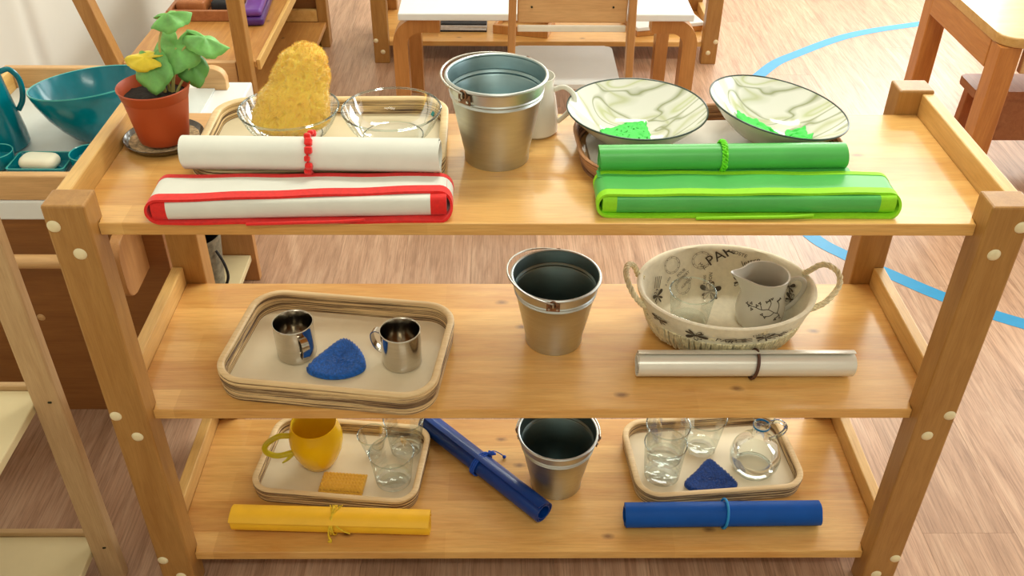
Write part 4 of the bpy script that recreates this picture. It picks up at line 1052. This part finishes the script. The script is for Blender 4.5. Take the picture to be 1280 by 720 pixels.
for lab, q, r_ in (('small teal cup at the left edge, before the pitcher', (-.9600, .5580, tz), .030), ('small teal cup right of the soap dish', (-.7960, .5560, tz), .032)):
    t = thing('teal_cup', lab, 'cup', Vector(q) + WS, group='small teal cups')
    bm = NB(); lathe(bm, [(0, .0008), (r_ * .55, .0008), (r_ * .8, .006), (r_ * .98, .018), (r_, .032), (r_ * .97, .0332), (r_ * .93, .032), (r_ * .88, .018), (0, .008)], 40, mis=[0] * 4 + [1, 1] + [0, 0]); obj('cup_wall', bm, ['teal', 'teal_rim'], t)

# bin standing on the wash stand's low shelf
bn = thing('waste_bin', 'dark grey patterned bin standing under the white worktop', 'bin', Vector((-.7300, .7850, .0803)) + WS)
bm = NB(); lathe(bm, [(0, .001), (.042, .001), (.045, .004), (.057, .145), (.058, .147), (.0565, .147), (.043, .006), (0, .004)], 36, mis=[0] * 5 + [1, 1]); obj('body', bm, ['bin', 'dark'], bn)
bm = NB(); tube(bm, spline([(.052, -.028, .120), (.064, -.030, .09), (.066, -.026, .05), (.050, -.022, .012)], 6), .0032, 6); obj('strap', bm, 'dark', bn)

# ------------------------------------------------------------------ pale unit at the very left front
nu = thing('pale_shelf_unit', 'pale plywood shelf unit cut off at the front left corner', 'shelf', (-.8895, -.1154, .0176))
def nbx(name, mt, *a, bev=.002, par=nu): bm = NB(); box(bm, *a, bev); return obj(name, bm, mt, par, (.90, .1, 0))
po = nbx('post', 'pale_z', -.7310, -.6905, .0400, .0600, FZ - .0176, .80, bev=.003)
for dx, dz in ((-.7060, .4150), (-.7035, .4150), (-.7070, .0930), (-.7045, .0935)):
    bm = NB(); tube(bm, [(dx, .0402, dz), (dx, .0388, dz)], .0017, 8); obj('screw', bm, 'screw', po, (0, 0, 0))
nbx('post', 'pale_z', -.7310, -.6905, -.44, -.42, FZ - .0176, .80, bev=.003)
for z in (.080, .4070):
    nbx('shelf_board', 'pale', -1.255, -.7315, -.44, .0740, z - .015, z)
    nbx('back_lip', 'pale_lip', -1.255, -.7315, .0745, .0850, z - .015, z + .008)

# ------------------------------------------------------------------ rack along the left wall
RK = Vector((.0168, -.0569, .0231))
rk = thing('wall_rack', 'wooden display rack along the white wall behind the wash stand', 'rack', Vector((-1.0, 1.9, 0)) + RK)
def rbx(name, mt, *a, bev=.002, par=rk): bm = NB(); box(bm, *a, bev); return obj(name, bm, mt, par, (1.0, -1.9, 0))
def leanpost(x0, x1, lean, y0, z1, w=.042):
    bm = NB(); vs = box(bm, 0, w, y0, y0 + .042, .004, z1, .003)
    for v in bm.verts: v.co.x += x0 + (x1 - x0) * v.co.z / z1
    obj('post', bm, 'post', rk, (1.0, -1.9, 0))
leanpost(-.766, -.764, 0, 1.455, .80, .037); leanpost(-1.030, -1.222, 0, 1.455, .80, .040)
leanpost(-.725, -.725, 0, 2.405, .80, .036); leanpost(-1.10, -1.10, 0, 2.405, .80, .045)
rbx('shelf_board', 'orange_wood', -1.0720, -.7230, 1.4985, 2.4040, .3120, .3300)
rbx('shelf_board', 'orange_wood', -1.0720, -.6950, 1.4985, 2.4040, .0820, .1000)
rbx('front_strip', 'rail', -.7225, -.7120, 1.4985, 2.4040, .3060, .3350)
rbx('end_rail', 'rail', -1.054, -.7255, 2.4045, 2.4250, .1000, .1420)
rbx('end_rail', 'beech', -1.0650, -.7700, 1.4650, 1.4840, .2850, .3400)
rbx('end_panel', 'brown_panel', -1.10, -.6900, 2.4480, 2.4640, .004, .80)
t = thing('purple_case', 'shiny purple plastic case lying on the wall rack', 'case', Vector((-.7900, 1.8700, .3303)) + RK, (0, 0, math.radians(4)))
bm = NB(); box(bm, -.034, .030, -.12, .12, .0005, .026, .009, 3); obj('base', bm, 'purple_dark', t)
bm = NB(); box(bm, -.030, .026, -.115, .115, .0265, .048, .009, 3); obj('lid', bm, 'purple', t)
t = thing('display_tray', 'small wooden tray with dark odds and ends on the wall rack', 'tray', Vector((-.9350, 1.8700, .3303)) + RK)
for a in ((-.105, .105, -.080, -.068, .0005, .032), (-.105, .105, .068, .080, .0005, .032), (-.105, -.093, -.0675, .0675, .0005, .032), (.093, .105, -.0675, .0675, .0005, .032)):
    bm = NB(); box(bm, *a, .002); obj('side', bm, 'stool_wood', t)
bm = NB(); box(bm, -.0925, .0925, -.0675, .0675, .0005, .006); obj('base', bm, 'stool_wood', t)
for i, (x, y, w_, d_, h_, mt, lb) in enumerate(((-.045, .0, .043, .045, .040, 'stool_leg', 'brown block in the small tray on the wall rack'), (.048, .01, .038, .040, .034, 'dark', 'dark pouch in the small tray on the wall rack'))):
    bm = NB(); box(bm, -w_, w_, -d_, d_, 0, h_, .010, 3); tag(obj(('wooden_block', 'pouch')[i], bm, mt, loc=Vector((-.9350 + x, 1.8700 + y, .3366)) + RK), lb, ('block', 'pouch')[i])

# ------------------------------------------------------------------ background: shelf unit, table, chair
shelf_unit('shelf_unit', 'second pine shelf unit standing far behind the white table', (.1080, 2.205, 0), (Z1, Z2, Z3))
mg = thing('magazine_stack', 'stack of magazines on the far shelf unit', 'magazines', (-.2250, 2.4000, .1002))
for k in range(5):
    bm = NB(); a = rnd.uniform(-.05, .05); box(bm, -.125, .125, -.085, .085, .0002 + .0062 * k, .006 + .0062 * k, .0008, 1, 0, Matrix.Rotation(a, 4, 'Z')); obj('magazine', bm, ('dark', 'mag', 'mag', 'mag', 'dark')[k], mg)
ft = thing('wooden_tray', 'small square wooden tray on the far shelf unit', 'tray', (.0350, 2.345, .1002), (0, 0, math.radians(-14)))
for a in ((-.10, .10, -.07, -.058, .0005, .032), (-.10, .10, .058, .07, .0005, .032), (-.10, -.088, -.0575, .0575, .0005, .032), (.088, .10, -.0575, .0575, .0005, .032)):
    bm = NB(); box(bm, *a, .002); obj('side', bm, 'bent', ft)
bm = NB(); box(bm, -.0875, .0875, -.0575, .0575, .0005, .005); obj('base', bm, 'rail', ft)
wb = thing('white_box', 'flat white box lying askew on the far shelf unit', 'box', (.5350, 2.385, .1002), (0, 0, math.radians(14)))
bm = NB(); box(bm, -.125, .125, -.085, .085, .0005, .020, .002); obj('base', bm, 'bent', wb)
bm = NB(); box(bm, -.127, .127, -.087, .087, .0205, .034, .002); obj('lid', bm, 'white_top', wb)

tbt = thing('white_table', 'child height table with white top and bentwood legs', 'table', (.0725, 1.78, 0))
bm = NB(); box(bm, -.3975, .3975, -.28, .28, .4450, .4650, .003); obj('tabletop', bm, 'white_top', tbt)
def bent_leg(x, y, s):
    """laminated strip rising from the floor and bending inwards under the top"""
    R = .075; P = [(x, FZ)] + [(x, FZ + (.3695 - FZ) * k / 4) for k in range(1, 5)] + [(x + s * (R - R * math.cos(a)), .3695 + R * math.sin(a)) for a in [PI / 2 * k / 10 for k in range(1, 11)]] + [(x + s * .13, .4445)]
    bm = NB(); A = []
    for i, (px_, pz_) in enumerate(P):
        a, b = P[max(0, i - 1)], P[min(len(P) - 1, i + 1)]; tx, tz_ = b[0] - a[0], b[1] - a[1]; l = math.hypot(tx, tz_); nx, nz = tz_ / l * s, -tx / l * s
        A.append([bm.verts.new((px_ + nx * o_, y + d, pz_ + nz * o_)) for o_, d in ((0, -.026), (.040, -.026), (.040, .026), (0, .026))])
    for i in range(len(A) - 1):
        for k in range(4): bm.faces.new((A[i][k], A[i][(k + 1) % 4], A[i + 1][(k + 1) % 4], A[i + 1][k]))
    bm.faces.new(A[0]); bm.faces.new(A[-1][::-1]); obj('leg', bm, 'bent', tbt)
for s, x in ((1, -.418), (-1, .418)):
    for y in (-.235, .206): bent_leg(x, y, s)

ch = thing('child_chair', 'small wooden chair with white seat pushed up to the white table', 'chair', (.1350, 1.55, 0))
bm = NB(); poly(bm, [(x, y + .100) for x, y in rrect(.152, .142, .022)], .2460, .2600, .003); obj('seat', bm, 'white_top', ch)
bm = NB(); box(bm, -.142, .142, -.136, -.122, .4720, .62, .004); obj('backrest', bm, 'beech', ch)
bm = NB(); box(bm, -.142, .142, -.134, -.124, .4470, .4640, .003); obj('pale_strip', bm, 'cream', ch)  # pale strip just below the backrest
for s in (-1, 1):
    bm = NB(); box(bm, s * .1425 if s > 0 else -.1625, .1625 if s > 0 else -.1425, -.150, -.112, FZ, .62, .003)
    for v in bm.verts: v.co.x += s * .012 * max(0, 1 - v.co.z / .47)
    obj('back_leg', bm, 'beech_z', ch)
    bm = NB(); box(bm, s * .108 if s > 0 else -.128, .128 if s > 0 else -.108, .195, .225, FZ, .2455, .003); obj('front_leg', bm, 'beech_z', ch)
    for x in (.105,):
        bm = NB(); tube(bm, [(s * x, -.1362, .515), (s * x, -.1375, .515)], .0028, 10); obj('screw', bm, 'screw', ch)

# right: pine table and stool
rt = thing('pine_table', 'honey pine table with rounded corner at the top right', 'table', (1.55, 1.50, 0))
bm = NB(); pts = [(x, y) for x, y in rrect(.365, .255, .05)]; poly(bm, pts, .4750, .5000, .004); obj('tabletop', bm, 'table_top', rt)
def tb2(name, mt, *a): bm = NB(); box(bm, *a, .003); obj(name, bm, mt, rt)
tb2('apron', 'table_wood_y', -.363, -.343, -.189, .19, .4000, .4745); tb2('apron', 'table_wood_y', .330, .350, -.19, .19, .4000, .4745)
tb2('apron', 'beech', -.29, .29, -.235, -.215, .4000, .4745); tb2('apron', 'beech', -.29, .29, .215, .235, .4000, .4745)
for x in (-.362, .300):
    for y in (-.245, .190): tb2('leg', 'table_wood', x, x + .055, y, y + .055, FZ, .4745)
so = thing('wooden_stool', 'reddish brown wooden stool standing under the pine table', 'stool', (1.46, 1.525, 0))
bm = NB(); poly(bm, rrect(.185, .062, .015), .2380, .2620, .004); obj('seat', bm, 'stool_wood', so)
bm = NB(); box(bm, -.128, .128, -.040, -.022, .1000, .2370, .002); obj('side_board', bm, 'stool_wood', so)
for x in (-.165, .129):
    for y, d in ((-.050, -.085), (.022, .02)):
        bm = NB(); box(bm, x, x + .036, y, y + .030, FZ, .2375, .003)
        for v in bm.verts: v.co.y += d * (1 - (v.co.z - FZ) / .21)
        obj('leg', bm, 'stool_leg', so)
